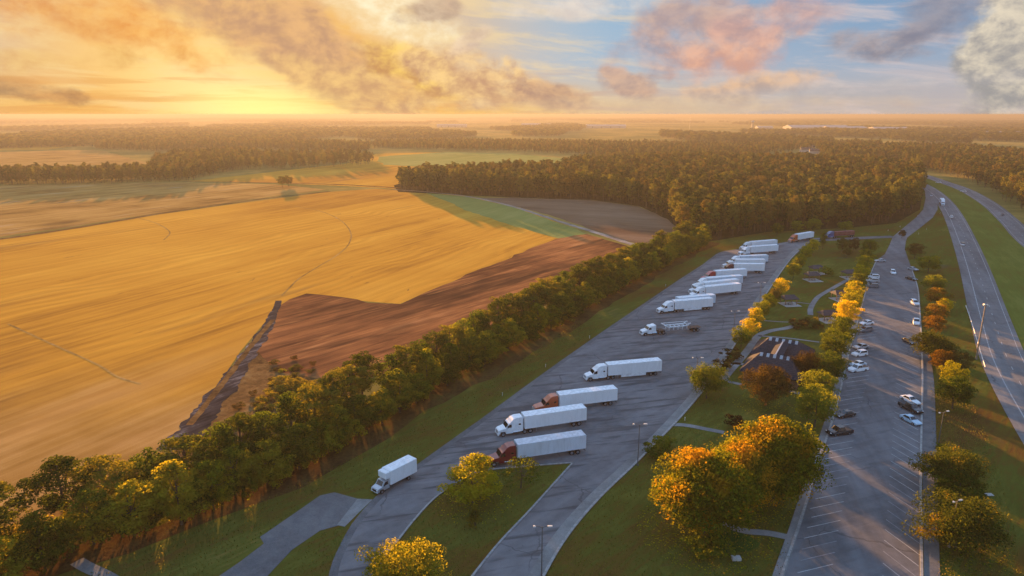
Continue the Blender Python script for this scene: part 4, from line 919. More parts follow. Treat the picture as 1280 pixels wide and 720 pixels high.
def wheel_meshes(r, w, rimmat):
    t = MB(); n = 20; prof = [(-w / 2, r * 0.62), (-w / 2, r * 0.93), (-w * 0.36, r), (w * 0.36, r), (w / 2, r * 0.93), (w / 2, r * 0.62)]
    v = []; f = []
    for (yy, q) in prof:
        for i in range(n): a = 2 * math.pi * i / n; v.append((q * math.cos(a), yy, q * math.sin(a)))
    for k in range(len(prof) - 1):
        for i in range(n): f.append((k * n + i, k * n + (i + 1) % n, (k + 1) * n + (i + 1) % n, (k + 1) * n + i))
    t.add(v, f); tm = t.me('tyre', smooth=False); tm.materials.append(MATS['rubber'])
    rm = MB(); rm.cyl((0, -w * 0.42, 0), (0, w * 0.42, 0), r * 0.63, n=18); rm.cyl((0, -w * 0.5, 0), (0, w * 0.5, 0), r * 0.24, n=10)
    for i in range(6):
        a = math.pi / 3 * i; rm.cyl((r * .42 * math.cos(a), -w * .46, r * .42 * math.sin(a)), (r * .42 * math.cos(a), w * .46, r * .42 * math.sin(a)), r * .07, n=5)
    rme = rm.me('rim'); rme.materials.append(MATS[rimmat]); return tm, rme
TW = wheel_meshes(0.52, 0.30, 'chrome'); TD = wheel_meshes(0.52, 0.58, 'steel'); CW = wheel_meshes(0.33, 0.22, 'steel')
def wheel(wm, x, y, z, par):
    w = link('wheel', wm[0], None, par, (x, y, z)); link('rim', wm[1], None, w); return w
MEC = {}
def cached(key, fn):
    if key not in MEC: MEC[key] = fn()
    return MEC[key]
def part(name, key, fn, mat, par):
    """a part whose mesh is shared between alike vehicles"""
    def mk():
        me = fn(); me.name = name; me.materials.append(MATS[mat]); return me
    return link(name, cached((name, key, mat), mk), None, par)
def mbm(*boxes, bevel=0.0, cyls=(), quads=()):
    b = MB()
    for q in boxes: b.box(*q)
    for q in cyls: b.cyl(*q)
    for q in quads: b.quad(*q)
    return b.me('m', bevel)

def tractor(t, paint, style=0):
    """x forward, front bumper at x=0; style 0 = tall sleeper, 1 = long nose with a tall sleeper, 2 = low cab"""
    top = 3.92 if style != 2 else 3.25
    nose = -1.75 if style != 1 else -2.15
    def hw(x, z):
        a = 0.98 + 0.27 * max(0, min(1, -x / 1.9)); return a - 0.05 * max(0, z - 1.6) - (0.10 if z > 3.2 else 0)
    rear = -5.6 if style != 2 else -4.6
    prof = [(-0.02, 0.62), (0.0, 1.0), (-0.12, 1.42), (-0.45, 1.60), (nose, 1.92), (nose - 0.55, 2.72), (nose - 0.95, 3.0), (nose - 1.7, top - 0.22), (nose - 2.4, top), (rear, top), (rear, 0.85), (-3.9, 0.62), (nose, 0.62), (nose + 0.1, 1.12), (-0.6, 1.12), (-0.5, 0.62)]
    part('cab_body', (style,), lambda: prism(prof, hw, 'cab', 0.07, 2), paint, t)
    def ws():
        a = (nose - 0.03, 1.97); b = (nose - 0.53, 2.70); m = MB()
        def P3(p, s, off=0.0): return (p[0] + 0.035, s * (hw(*p) - 0.17), p[1] + 0.02)
        m.quad(P3(a, -1), P3(a, 1), P3(b, 1), P3(b, -1)); return m.me('m')
    part('windscreen', (style,), ws, 'glass', t)
    for s in (-1, 1):
        def sw(s=s):
            m = MB()
            def Q(x, z): return (x, s * (hw(x, z) + 0.012), z)
            m.quad(Q(nose - 0.32, 1.98), Q(nose - 1.25, 1.98), Q(nose - 1.25, 2.66), Q(nose - 0.72, 2.66)); return m.me('m')
        part('side_window', (style, s), sw, 'glass', t)
        if style != 2:
            def sl_(s=s):
                m = MB()
                def Q(x, z): return (x, s * (hw(x, z) + 0.012), z)
                m.quad(Q(rear + 1.0, 2.3), Q(rear + 0.5, 2.3), Q(rear + 0.5, 2.65), Q(rear + 1.0, 2.65)); return m.me('m')
            part('sleeper_window', (style, s), sl_, 'glass', t)
        part('headlight', (s,), lambda s=s: mbm((-0.18, 0.03, s * .84 - .12, s * .84 + .12, 0.98, 1.22), bevel=.03), 'headlamp', t)
        part('mirror', (style, s), lambda s=s: mbm((nose - .42, nose - .28, s * 1.42 - .07, s * 1.42 + .07, 2.0, 2.65), (nose - .38, nose - .33, min(s * 1.2, s * 1.4), max(s * 1.2, s * 1.4), 2.3, 2.35)), 'black_plastic', t)
        part('fuel_tank', (s,), lambda s=s: mbm(cyls=(((-3.2, s * .98, .78), (-4.9, s * .98, .78), .32, None, 12),)), 'chrome', t)
        part('exhaust_stack', (style, s), lambda s=s: mbm(cyls=(((rear - .15, s * .95, .9), (rear - .15, s * .95, top - .35), .09, None, 8),)), 'chrome', t)
    part('bumper', 0, lambda: mbm((-0.25, 0.07, -1.12, 1.12, 0.36, 0.72), bevel=.05), 'chrome' if paint not in ('paint_white', 'paint_white2') else 'paint_white2', t)
    part('grille', 0, lambda: mbm(*[(-0.05, 0.035, -.55, .55, .80 + k * .11, .86 + k * .11) for k in range(5)], (-0.08, 0.01, -.58, .58, .76, 1.34)), 'steel', t)
    part('chassis_frame', 0, lambda: mbm((-8.1, -1.0, -.48, -.32, .68, .95), (-8.1, -1.0, .32, .48, .68, .95), (-8.0, -7.9, -.4, .4, .7, .9), (-6.9, -6.0, -.45, .45, .95, 1.12)), 'black_plastic', t)
    for s in (-1, 1): wheel(TW, -1.15, s * 1.02, .52, t)
    for x in (-6.0, -7.3):
        for s in (-1, 1): wheel(TD, x, s * .93, .52, t)
def trailer(t, x0, L, side='trailer_side', roof='trailer_white', skirt=False, tandem=True):
    x1 = x0 - L; W = 1.28
    k = (round(x0, 2), round(L, 2))
    part('trailer_box', k, lambda: mbm((x1, x0, -W, W, 1.22, 4.08), bevel=.05), side, t)
    # side sheets between the posts, each joint a raised post
    def posts():
        b = MB(); n = int(L / 1.22)
        for i in range(n + 1):
            x = x0 - .06 - (L - .12) * i / n
            for s in (-1, 1): b.box(x - .03, x + .03, s * W - .012, s * W + .012, 1.34, 3.98)
        for s in (-1, 1): b.box(x1 + .02, x0 - .02, s * W - .03, s * W + .03, 1.18, 1.36); b.box(x1 + .02, x0 - .02, s * W - .025, s * W + .025, 3.98, 4.095)
        return b.me('m')
    o = part('side_posts', k, posts, 'trailer_white' if side == 'trailer_side' else side, t); o['kind'] = 'stuff'
    part('roof', k, lambda: mbm((x1 + .06, x0 - .06, -W + .06, W - .06, 4.07, 4.11)), roof, t)
    for s in (-1, 1):
        part('rear_door', k + (s,), lambda s=s: mbm((x1 - .035, x1, min(s * .02, s * 1.22), max(s * .02, s * 1.22), 1.32, 4.0), (x1 - .07, x1 - .03, s * .35 - .02, s * .35 + .02, 1.35, 3.95), (x1 - .07, x1 - .03, s * .9 - .02, s * .9 + .02, 1.35, 3.95)), 'trailer_white', t)
        part('tail_light', k + (s,), lambda s=s: mbm((x1 - .03, x1 + .01, s * 1.05 - .12, s * 1.05 + .12, 1.2, 1.3)), 'lamp_red', t)
        part('landing_leg', k + (s,), lambda s=s: mbm((x0 - 2.9, x0 - 2.75, s * .85 - .07, s * .85 + .07, .22, 1.24), (x0 - 2.98, x0 - 2.67, s * .85 - .15, s * .85 + .15, .14, .2)), 'steel', t)
        if skirt: part('side_skirt', k + (s,), lambda s=s: mbm((x1 + 4.4, x0 - 3.6, s * 1.2 - .02, s * 1.2 + .02, .42, 1.26)), 'trailer_white', t)
    part('underride_bar', k, lambda: mbm((x1, x1 + .1, -1.1, 1.1, .5, .62), (x1 + .02, x1 + .1, -.75, -.65, .6, 1.24), (x1 + .02, x1 + .1, .65, .75, .6, 1.24), (x1 + .9, x1 + 4.0, -.5, -.38, .75, 1.24), (x1 + .9, x1 + 4.0, .38, .5, .75, 1.24)), 'black_plastic', t)
    for x in (x1 + 1.7, x1 + 3.0):
        for s in (-1, 1): wheel(TD, x, s * .95, .52, t)
def place(p0, p1, halfw=1.25):
    """p0 front, p1 rear ground points of the near side line -> origin at the middle of the front, heading"""
    a = Vector(p0); b = Vector(p1); d = (a - b).normalized(); n = Vector((-d.y, d.x))   # n points left of travel
    if n.dot(Vector((0, -1))) < 0: n = -n      # the near side faces the camera
    o = a - n * halfw; return o, math.atan2(d.y, d.x), (a - b).length
def semi(p0, p1, label, paint='paint_white', side='trailer_side', roof='trailer_white', skirt=False, style=0, L=None, z=0.10):
    o, an, ln = place(p0, p1); t = empty('semi_truck', (o.x, o.y, z), an, label, 'truck', 'trucks at the rest area')
    tractor(t, paint, style); tl = (L or ln) - 6.5; x0 = -5.95 if style != 2 else -5.6
    tl = round(min(16.2, max(13.0, tl)) * 2) / 2
    trailer(t, x0, tl, side, roof, skirt); return t
semi((-4.53,120.31), (15.33,126.47), 'maroon semi truck, nearest of the parked row, half hidden by the grass island tree', 'paint_maroon', 'trailer_side_aged', 'trailer_aged', style=1)
semi((-2.9,133.2), (17.11,139.78), 'white semi truck with white trailer parked right behind the maroon one', 'paint_white', style=0)
semi((5.33,144.79), (25.52,150.59), 'white trailer pulled by a rust-coloured tractor, third of the parked row', 'paint_rust', style=1)
semi((19.19,164.6), (39.87,169.61), 'white semi truck with side skirts parked alone between rust tractor and flatbed', 'paint_white', skirt=True)
semi((50.88,226.35), (71.54,232.34), 'white semi truck with side skirts, first one beyond the flatbed truck', 'paint_white', skirt=True)
semi((67.34,246.37), (88.38,254.0), 'white semi truck with bright long trailer, front one of the tightly parked group', 'paint_white')
semi((68.83,252.8), (89.65,260.81), 'white semi truck squeezed just behind the front one of the tight group', 'paint_white2')
semi((71.98,260.81), (93.52,267.3), 'white semi truck with bluish trailer parked just before the red tractor', 'paint_white', 'trailer_side_aged', 'trailer_white', style=1)
semi((78.87,273.41), (99.24,279.06), 'bright red tractor with white trailer in the tight group', 'paint_red')
semi((90.55,289.5), (107.0,288.73), 'dark red tractor with white trailer just behind the bright red one', 'paint_darkred', style=1)
semi((94.57,298.24), (113.19,298.24), 'white semi truck half hidden behind the dark red tractor and its trailer', 'paint_white2', style=2)
semi((98.95,304.91), (118.67,308.35), 'white semi truck with pale trailer just below the uppermost white pair', 'paint_white', 'trailer_side_aged')
semi((111.51,326.74), (132.69,333.67), 'white semi truck, nearer one of the uppermost white pair', 'paint_white')
semi((116.58,339.84), (139.51,348.42), 'white semi truck, rear one of the uppermost white pair', 'paint_white2')
semi((149.86,360.9), (169.39,374.27), 'orange tractor with white trailer entering at the top of the truck park', 'paint_orange', L=21, z=0.11)
semi((325.23,512.08), (367.1,591.45), 'white semi truck driving on the motorway beside the slip road', 'paint_white', L=20, z=0.15)
# trailer without tractor
o, an, ln = place((58.93,232.34), (77.11,238.09)); t = empty('box_trailer', (o.x, o.y, 0.10), an, 'white trailer mostly hidden behind the skirted truck beyond the flatbed', 'trailer', 'trucks at the rest area')
trailer(t, 0, 15.0, 'trailer_side_aged', 'trailer_white')
# flatbed with an open frame load
def flatbed(p0, p1, label, paint, load):
    o, an, ln = place(p0, p1); t = empty('flatbed_truck', (o.x, o.y, 0.11), an, label, 'truck', 'trucks at the rest area'); tractor(t, paint, 2 if load == 'frame' else 0)
    L = 14.5; x0 = -5.9; x1 = x0 - L
    b = MB()
    for s in (-1, 1): b.box(x1, x0, s * .5 - .08, s * .5 + .08, 1.0, 1.3)
    for i in range(12): x = x0 - L * i / 11.5 - .1; b.box(x - .06, x + .06, -1.2, 1.2, 1.12, 1.24)
    link('bed_frame', b.me('bed_frame'), 'steel', t)
    pl = MB().box(x1, x1 + L / 9 - .05, -1.25, 1.25, 1.31, 1.37).me('deck_plank'); pl.materials.append(MATS['wood_deck'])
    for i in range(9):
        if load != 'frame' or i in (0, 1, 8, 2): link('deck_plank', pl, None, t, (i * L / 9, 0, 0))
    for x in (x1 + 1.2, x1 + 2.5):
        for s in (-1, 1): wheel(TD, x, s * .95, .52, t)
    return t, x0, x1
t, x0, x1 = flatbed((40.54,201.84), (58.71,206.67), 'white tractor with an open steel frame trailer, alone before the white row', 'paint_white', 'frame')
fr = MB()
for s in (-1, 1):
    fr.tube([(x0 - 1.5, s * 1.1, 3.0), (x0 - 3.0, s * 1.1, 2.25), (x1 + 5.5, s * 1.1, 2.25), (x1 + 3.9, s * 1.1, 3.0)], [.16] * 4, 6); fr.box(x1 + 3.9, x0 - 1.5, s * 1.1 - .05, s * 1.1 + .05, 2.95, 3.07)
    for k in range(5): x = x0 - 3.2 - k * 1.55; fr.box(x - .07, x + .07, s * 1.1 - .07, s * 1.1 + .07, 1.2, 2.3)
for k in range(6): x = x0 - 2.6 - k * 1.45; fr.box(x - .06, x + .06, -1.1, 1.1, 2.2, 2.32)
link('cargo_frame', fr.me('cargo_frame'), 'trailer_white', t)
t, x0, x1 = flatbed((173.72,373.02), (193.22,379.37), 'blue tractor with a dull red load on its flatbed, on the service road', 'paint_blue', 'load')
ld = MB()
for i in range(4):
    for j in range(2): ld.box(x1 + .5 + i * 3.45, x1 + 3.75 + i * 3.45, -1.15, 1.15, 1.38 + j * 1.15, 2.45 + j * 1.15)
link('load', ld.me('load', .06), 'load_red', t)
# box truck
def box_truck():
    o, an, ln = place((-24.15,110.26), (-18.43,116.99), 1.1)
    t = empty('box_truck', (o.x, o.y, 0.10), an, 'silver and white box truck driving out on the entry road', 'truck', None)
    hw = lambda x, z: 0.92 + .1 * max(0, min(1, -x / 1.3)) - .07 * max(0, z - 1.2)
    prof = [(0, .5), (.02, .85), (-.15, 1.12), (-1.05, 1.32), (-1.65, 2.12), (-2.7, 2.18), (-2.75, .55), (-1.45, .5), (-1.4, .85), (-.55, .85), (-.5, .5)]
    link('cab_body', prism(prof, hw, 'cab_body', .06, 2), 'paint_silver', t)
    m = MB(); m.quad((-1.07, -.8, 1.37), (-1.07, .8, 1.37), (-1.6, .74, 2.07), (-1.6, -.74, 2.07)); link('windscreen', m.me('windscreen'), 'glass', t)
    for s in (-1, 1):
        m = MB(); q = lambda x, z: (x, s * (hw(x, z) + .012), z); m.quad(q(-1.35, 1.38), q(-2.4, 1.38), q(-2.4, 2.0), q(-1.72, 2.0)); link('side_window', m.me('side_window'), 'glass', t)
        link('headlight', mbm((-.12, .04, s * .72 - .13, s * .72 + .13, .82, 1.0), bevel=.02), 'headlamp', t)
        link('mirror', mbm((-1.5, -1.4, s * 1.18 - .06, s * 1.18 + .06, 1.4, 1.75)), 'black_plastic', t)
    link('grille', mbm((-.02, .05, -.5, .5, .62, .98)), 'black_plastic', t); link('bumper', mbm((-.15, .1, -.95, .95, .36, .58), bevel=.03), 'chrome', t)
    x0, x1 = -2.85, -9.3
    link('cargo_box', mbm((x1, x0, -1.22, 1.22, .98, 3.75), bevel=.05), 'trailer_side', t); link('roof', mbm((x1 + .05, x0 - .05, -1.16, 1.16, 3.74, 3.78)), 'trailer_white', t)
    link('overhead_box', mbm((x0 - .01, x0 + 1.0, -1.1, 1.1, 2.45, 3.7), bevel=.08), 'trailer_side', t)
    b = MB()
    for i in range(9):
        for s in (-1, 1): x = x1 + .1 + i * .78; b.box(x - .025, x + .025, s * 1.22 - .012, s * 1.22 + .012, 1.05, 3.7)
    o2 = link('side_posts', b.me('side_posts'), 'trailer_white', t); o2['kind'] = 'stuff'
    link('rear_door', mbm((x1 - .04, x1, -1.12, 1.12, 1.05, 3.6)), 'trailer_white', t)
    link('chassis_frame', mbm((x1, -1, -.45, -.3, .6, .95), (x1, -1, .3, .45, .6, .95)), 'black_plastic', t)
    for s in (-1, 1): wheel(CW, -1.0, s * .88, .36, t).scale = (1.15, 1.1, 1.15); wheel(CW, -7.3, s * .9, .40, t).scale = (1.2, 1.8, 1.2)
box_truck()

# ---- cars
def car(p, ang, label, paint='paint_white', kind='sedan', z=0.10, s=1.0, roof=None):
    """p = centre of the car on the ground, ang heading in degrees"""
    names = {'sedan': 'parked_car', 'suv': 'parked_car', 'pickup': 'pickup_truck'}
    t = empty(names[kind] if z < 0.13 else 'car', (p[0], p[1], z), R(ang), label, 'car' if kind != 'pickup' else 'pickup', None); t.scale = (s, s, s)
    if kind == 'sedan':
        L, W, hb, ht = 4.8, .92, .92, 1.46; cab = ((-.70, 1.05), (1.55, -.15)); b0, b1, t0, t1 = -1.75, 0.95, -1.05, 0.15
    elif kind == 'suv':
        L, W, hb, ht = 4.8, .96, 1.08, 1.75; b0, b1, t0, t1 = -2.3, 0.95, -2.0, 0.30
    else:
        L, W, hb, ht = 5.8, 1.0, 1.12, 1.88; b0, b1, t0, t1 = -0.85, 1.35, -0.6, 0.75
    h = L / 2; r = .34
    hw = lambda x, zz: W * (1 - .10 * max(0, abs(x) - h * .62) / (h * .38)) - .05 * max(0, zz - .7)
    prof = [(-h, .42), (-h + .03, hb - .16), (-h + .15, hb - .02), (b0, hb), (b1, hb), (h - .45, hb - .14), (h - .06, hb - .28), (h, .5), (h - .1, .28), (h * .60 + r + .08, .24), (h * .60 + r * .75, .62), (h * .60 - r * .75, .62), (h * .60 - r - .08, .22), (-h * .60 + r + .08, .22), (-h * .60 + r * .75, .62), (-h * .60 - r * .75, .62), (-h * .60 - r - .08, .26), (-h + .1, .3)]
    part('body', kind, lambda: prism(prof, hw, 'body', .045, 2), paint, t)
    wt = W * .74; wb = W - .03
    def cabin():
        v = [(b0, -wb, hb - .02), (b1, -wb, hb - .02), (b1, wb, hb - .02), (b0, wb, hb - .02), (t0, -wt, ht), (t1, -wt, ht), (t1, wt, ht), (t0, wt, ht)]
        mb = MB(); mb.add(v, [(0, 3, 2, 1), (4, 5, 6, 7), (0, 1, 5, 4), (1, 2, 6, 5), (2, 3, 7, 6), (3, 0, 4, 7)]); return mb.me('m', .05, 2)
    part('roof', kind, cabin, roof or paint, t)
    def face(a, b, c, d, off, ins=.12, insz=.10):
        a, b, c, d = map(Vector, (a, b, c, d)); n = Vector(off) * .02
        f = lambda u, v_: a.lerp(b, u).lerp(d.lerp(c, u), v_) + n
        return MB().quad(f(ins, insz), f(1 - ins, insz), f(1 - ins, 1 - insz), f(ins, 1 - insz)).me('m')
    part('windscreen', kind, lambda: face((b1, -wb, hb), (b1, wb, hb), (t1, wt, ht), (t1, -wt, ht), (.8, 0, .6), .06, .08), 'glass', t)
    part('rear_window', kind, lambda: face((b0, -wb, hb), (b0, wb, hb), (t0, wt, ht), (t0, -wt, ht), (-.8, 0, .6), .08, .12), 'glass', t)
    for q in (-1, 1):
        part('side_window', (kind, q), lambda q=q: face((b0, q * wb, hb), (b1, q * wb, hb), (t1, q * wt, ht), (t0, q * wt, ht), (0, q, .3), .07, .12), 'glass', t)
        part('headlight', (kind, q), lambda q=q: mbm((h - .28, h - .02, q * (W - .27) - .16, q * (W - .27) + .16, hb - .36, hb - .22), bevel=.03), 'headlamp', t)
        part('tail_light', (kind, q), lambda q=q: mbm((-h - .012, -h + .14, q * (W - .22) - .13, q * (W - .22) + .13, hb - .3, hb - .14), bevel=.02), 'lamp_red', t)
        part('mirror', (kind, q), lambda q=q: mbm((b1 - .35, b1 - .2, q * (W + .09) - .09, q * (W + .09) + .09, hb + .02, hb + .15), bevel=.02), 'black_plastic', t)
        for x in (-h * .6, h * .6): wheel(CW, x, q * (W - .12), .33, t)
    if kind == 'pickup': part('truck_bed', 0, lambda: mbm((-h + .2, b0 - .12, -W + .14, W - .14, hb - .02, hb + .012)), 'black_plastic', t)
    return t
LA = -162; RA = -75
car((172.37,312.76), 180, 'silver car at the very top of the left bays, beside the slip road kerb', 'paint_silver')
car((152.09,279.78), 165, 'topmost of three cars parked tight together under the trees', 'paint_white', 'suv')
car((148.31,272.72), 165, 'middle one of three cars parked tight together under the trees', 'paint_silver', 'suv')
car((143.7,264.02), 165, 'lowest and darkest roofed of three cars parked tight together under the trees', 'paint_grey', 'suv')
car((164.95,287.97), -110, 'white car with dark hood driving up the aisle of the car park', 'paint_white', 'suv')
car((177.62,295.01), -70, 'silver car at the upper right edge above the black one', 'paint_silver')
car((166.66,276.92), -70, 'black car at the upper right edge just below the silver one', 'paint_black')
car((146.11,238.63), -100, 'white car alone on the right side beside the rusty orange tree', 'paint_white', 'suv')
car((133.25,215.21), -118, 'white pickup with black bed beside the bright orange tree', 'paint_white', 'pickup')
car((119.9,195.72), -85, 'black car partly under the big gold-topped tree', 'paint_black')
car((116.45,214.32), LA, 'white car in the left bays below the large golden tree', 'paint_white')
car((112.09,206.67), LA, 'dark grey car between the white car and the silver one on the left', 'paint_grey', 'suv')
car((102.88,190.63), LA, 'silver car just above the white compact in the left bays', 'paint_silver')
car((99.35,184.44), LA, 'white compact car just below the silver one', 'paint_white', 'suv', s=.95)
car((94.81,176.13), LA, 'white car with pale blue roof, hidden behind the white pickup', 'paint_sky', 'sedan')
car((93.04,172.52), LA, 'white pickup nearest the round green tree, next to the empty bays', 'paint_white', 'pickup')
car((76.08,143.93), LA, 'black sedan parked under the dark green tree', 'paint_black')
car((70.69,135.08), LA - 4, 'black pickup, lowest vehicle in the left bays', 'paint_black', 'pickup')
car((95.54,151.98), RA, 'white car, upper one of three parked side by side at the pavement', 'paint_white')
car((92.96,147.41), RA, 'black pickup between the white and the light blue car', 'paint_black', 'pickup')
car((89.43,141.01), RA, 'light blue car, lower one of three parked side by side at the pavement', 'paint_sky')
car((428.47,690.51), 125, 'white car far up the distant carriageway', 'paint_white', 'suv', z=.15)
car((401.98,610.27), 128, 'second white car on the distant carriageway, nearer the median', 'paint_white', 'suv', z=.15)
car((333.69,462.09), 235, 'dark car on the distant carriageway', 'paint_black', z=.15)
car((353.43,576.61), 240, 'silver car at the top of the slip road', 'paint_silver', 'suv', z=.13)
car((293.09,452.84), 60, 'white car on the near carriageway below the white semi truck', 'paint_white', 'suv', z=.15)
car((237.33,353.99), 60, 'white and black car driving on the near carriageway', 'paint_white', 'suv', z=.15, roof='paint_black')

# ================================================================== STREET FURNITURE
def lamp(p, h, label, double=True, ang=0.0, mat='pole_metal', arm=.9):
    t = empty('street_lamp', (p[0], p[1], .03), R(ang), label, 'lamp post', 'lamp posts')
    b = MB(); b.cyl((0, 0, 0), (0, 0, .25), .2, n=10); b.cyl((0, 0, .25), (0, 0, h), .10, .06, 10); link('pole', b.me('pole'), mat, t)
    for s in ((-1, 1) if double else (1,)):
        a = MB(); a.tube([(0, 0, h - .25), (s * arm * .5, 0, h + .02), (s * arm, 0, h + .05)], [.045] * 3, 6); link('arm', a.me('arm'), mat, t)
        hd = MB(); hd.box(s * arm - .1, s * arm + s * .5 + .1, -.16, .16, h - .02, h + .14); m_ = link('lamp_head', hd.me('lamp_head', .03), 'post_paint', t)
        link('lens', mbm((s * (arm + .22) - .18, s * (arm + .22) + .18, -.12, .12, h - .05, h - .02)), 'headlamp', m_)
lamp((4.42,88.05), 8.6, 'double-headed lamp post at the bottom edge beside the truck lanes', ang=0)
lamp((24.72,121.57), 8.8, 'double-headed lamp post at the kerb left of the huge maples', ang=0)
lamp((45.76,158.82), 8.8, 'lamp post behind the lone round green tree', ang=0)
lamp((70.66,207.49), 6.6, 'slim lamp post in front of the yellow lane-side trees', ang=0)
lamp((88.64,235.44), 9.0, 'lamp post opposite the tight white truck group', ang=0)
lamp((88.2,128.88), 8.0, 'lamp post between the pavement and the motorway, above the gold-topped trees', ang=20)
lamp((69.77,95.43), 8.2, 'tan lamp post in front of the widest gold-topped tree', ang=20, mat='pole_tan', double=True, arm=.5)
def utility_pole():
    p = (131.04,181.81); t = empty('utility_pole', (p[0], p[1], .05), R(-8), 'tall tan pole on the verge between car park and motorway', 'pole')
    b = MB(); b.cyl((0, 0, 0), (0, 0, 15.8), .22, .15, 10); b.cyl((0, 0, 0), (0, 0, .5), .4, .32, 10); link('pole', b.me('pole'), 'pole_tan', t)
    h = MB(); h.cyl((0, 0, 15.8), (0, 0, 16.1), .5, .42, 12); link('lamp_ring', h.me('lamp_ring'), 'steel', t)
    for k in range(4):
        a = k * math.pi / 2 + .4; link('floodlight', mbm((.55 * math.cos(a) - .2, .55 * math.cos(a) + .2, .55 * math.sin(a) - .2, .55 * math.sin(a) + .2, 15.75, 16.05), bevel=.04), 'post_paint', t)
utility_pole()
pm = mbm((-.06, .06, -.06, .06, 0, .7), (-.09, .09, -.09, .09, .7, .85)); pm.materials.append(MATS['post_paint'])
for p, lb in zip([(-2.36,155.82),(9.19,175.52),(23.95,200.28),(61.74,265.98),(38.99,141.83),(237.8,414.51),(274.91,460.21),(234.13,388.62),(298.28,473.68),(248.69,405.52),(222.55,399.73),(187.6,299.88),(166.49,262.08),(157.9,226.35)], (
    'white marker post in the grass, lowest of those along the truck park edge', 'white marker post in the grass left of the rust tractor', 'white marker post in the grass left of the flatbed truck', 'white marker post near the upper end of the tree belt',
    'small white post at the end of the short path above the maples', 'pale post on the lawn left of the slip road', 'pale post at the wood end of the slip road lawn', 'white post right of the slip road bend', 'white post in the nose between slip road and motorway', 'pale post in the grass right of the slip road, above the bend post',
    'pale post by the service road mouth', 'white post in front of the wide olive tree', 'white post in front of the dark olive tree', 'yellowish post on the motorway verge')):
    o = link('marker_post', pm, None, None, (p[0], p[1], .03)); tag(o, lb, 'post')
for p, lb in (((34.75,92.2), 'small white box standing on the grass under the maples'), ((86.56,110.79), 'pale square drain cover on the motorway verge')):
    o = link('utility_box' if 'box' in lb else 'drain_cover', mbm((-.7, .7, -.45, .45, 0, .5 if 'box' in lb else .12), (-.6, .6, -.35, .35, .1, .56 if 'box' in lb else .15), bevel=.03), 'slab', None, (p[0], p[1], .08)); tag(o, lb, 'box' if 'box' in lb else 'drain')
# guard rail along the verge by the pole
def guard_rail():
    path = smooth_path([(162.65,235.44),(152.95,217.9),(142.19,198.73),(128.08,173.71)], 5)
    t = empty('guard_rail', (path[0].x, path[0].y, .08), 0, 'thin pale guard rail beside the motorway at the tall pole', 'guard rail')
    o0 = path[0]; b = MB()
    for a, c in zip(path, path[1:]):
        a = a - o0; c = c - o0; b.tube([(a.x, a.y, .62), (c.x, c.y, .62)], [.13, .13], 4)
    link('rail', b.me('rail'), 'post_paint', t)
    pmm = mbm((-.06, .06, -.06, .06, 0, .7)); pmm.materials.append(MATS['steel'])
    for a in path[::2]: link('post', pmm, None, t, (a.x - o0.x, a.y - o0.y, 0))
guard_rail()

# picnic shelters
def shelter(p, label, ang=8, k=1.0, w=5.6, d=4.6):
    t = empty('picnic_shelter', (p[0], p[1], .05), R(ang), label, 'picnic shelter', 'picnic shelters'); t.scale = (k, k, k)
    def roof():
        v = [(-w / 2, -d / 2, 2.3), (w / 2, -d / 2, 2.3), (w / 2, d / 2, 2.3), (-w / 2, d / 2, 2.3), (-w / 2 + .9, 0, 3.5), (w / 2 - .9, 0, 3.5), (-w / 2, -d / 2, 2.16), (w / 2, -d / 2, 2.16), (w / 2, d / 2, 2.16), (-w / 2, d / 2, 2.16)]
        mb = MB(); mb.add(v, [(0, 1, 5, 4), (1, 2, 5), (2, 3, 4, 5), (3, 0, 4), (9, 8, 7, 6), (0, 6, 7, 1), (1, 7, 8, 2), (2, 8, 9, 3), (3, 9, 6, 0)]); return mb.me('m')
    part('roof', 'sh', roof, 'roof_dark', t)
    for sx in (-1, 1):
        for sy in (-1, 1): part('post', (sx, sy), lambda sx=sx, sy=sy: mbm((sx * 2.2 - .1, sx * 2.2 + .1, sy * 1.7 - .1, sy * 1.7 + .1, .05, 2.2)), 'wall_brick', t)
    part('floor_slab', 0, lambda: mbm((-3.0, 3.0, -4.0, 2.2, -.03, .08)), 'slab', t)
    tb = empty('picnic_table', (p[0] + .2, p[1] - 1.2, .13), R(ang), 'picnic table under the ' + label.split(' shelter')[0] + ' shelter', 'picnic table', 'picnic tables')
    part('table_top', 0, lambda: mbm(*[(-.9, .9, -.36 + i * .15, -.23 + i * .15, .70, .74) for i in range(5)]), 'slab', tb)
    for s in (-1, 1):
        part('bench_seat', s, lambda s=s: mbm((-.9, .9, s * .75 - .13, s * .75 + .13, .42, .46)), 'slab', tb)
        part('leg', s, lambda s=s: mbm((s * .65 - .05, s * .65 + .05, -.3, .3, 0, .70), (s * .65 - .04, s * .65 + .04, -.86, .86, .34, .42)), 'steel', tb)
for p, lb in (((132.68,290.28), 'dark-roofed picnic shelter, rear one of the close pair'), ((125.08,276.92), 'dark-roofed picnic shelter, front one of the close pair'), ((142.67,281.24), 'dark-roofed picnic shelter at the head of the curved path'),
              ((100.78,239.71), 'dark-roofed picnic shelter right of the bright golden lane-side tree'), ((122.41,246.37), 'dark-roofed picnic shelter left of the uppermost brilliant golden tree'), ((105.99,219.72), 'dark-roofed picnic shelter lowest of all, beside the brown bushes')):
    shelter(p, lb)

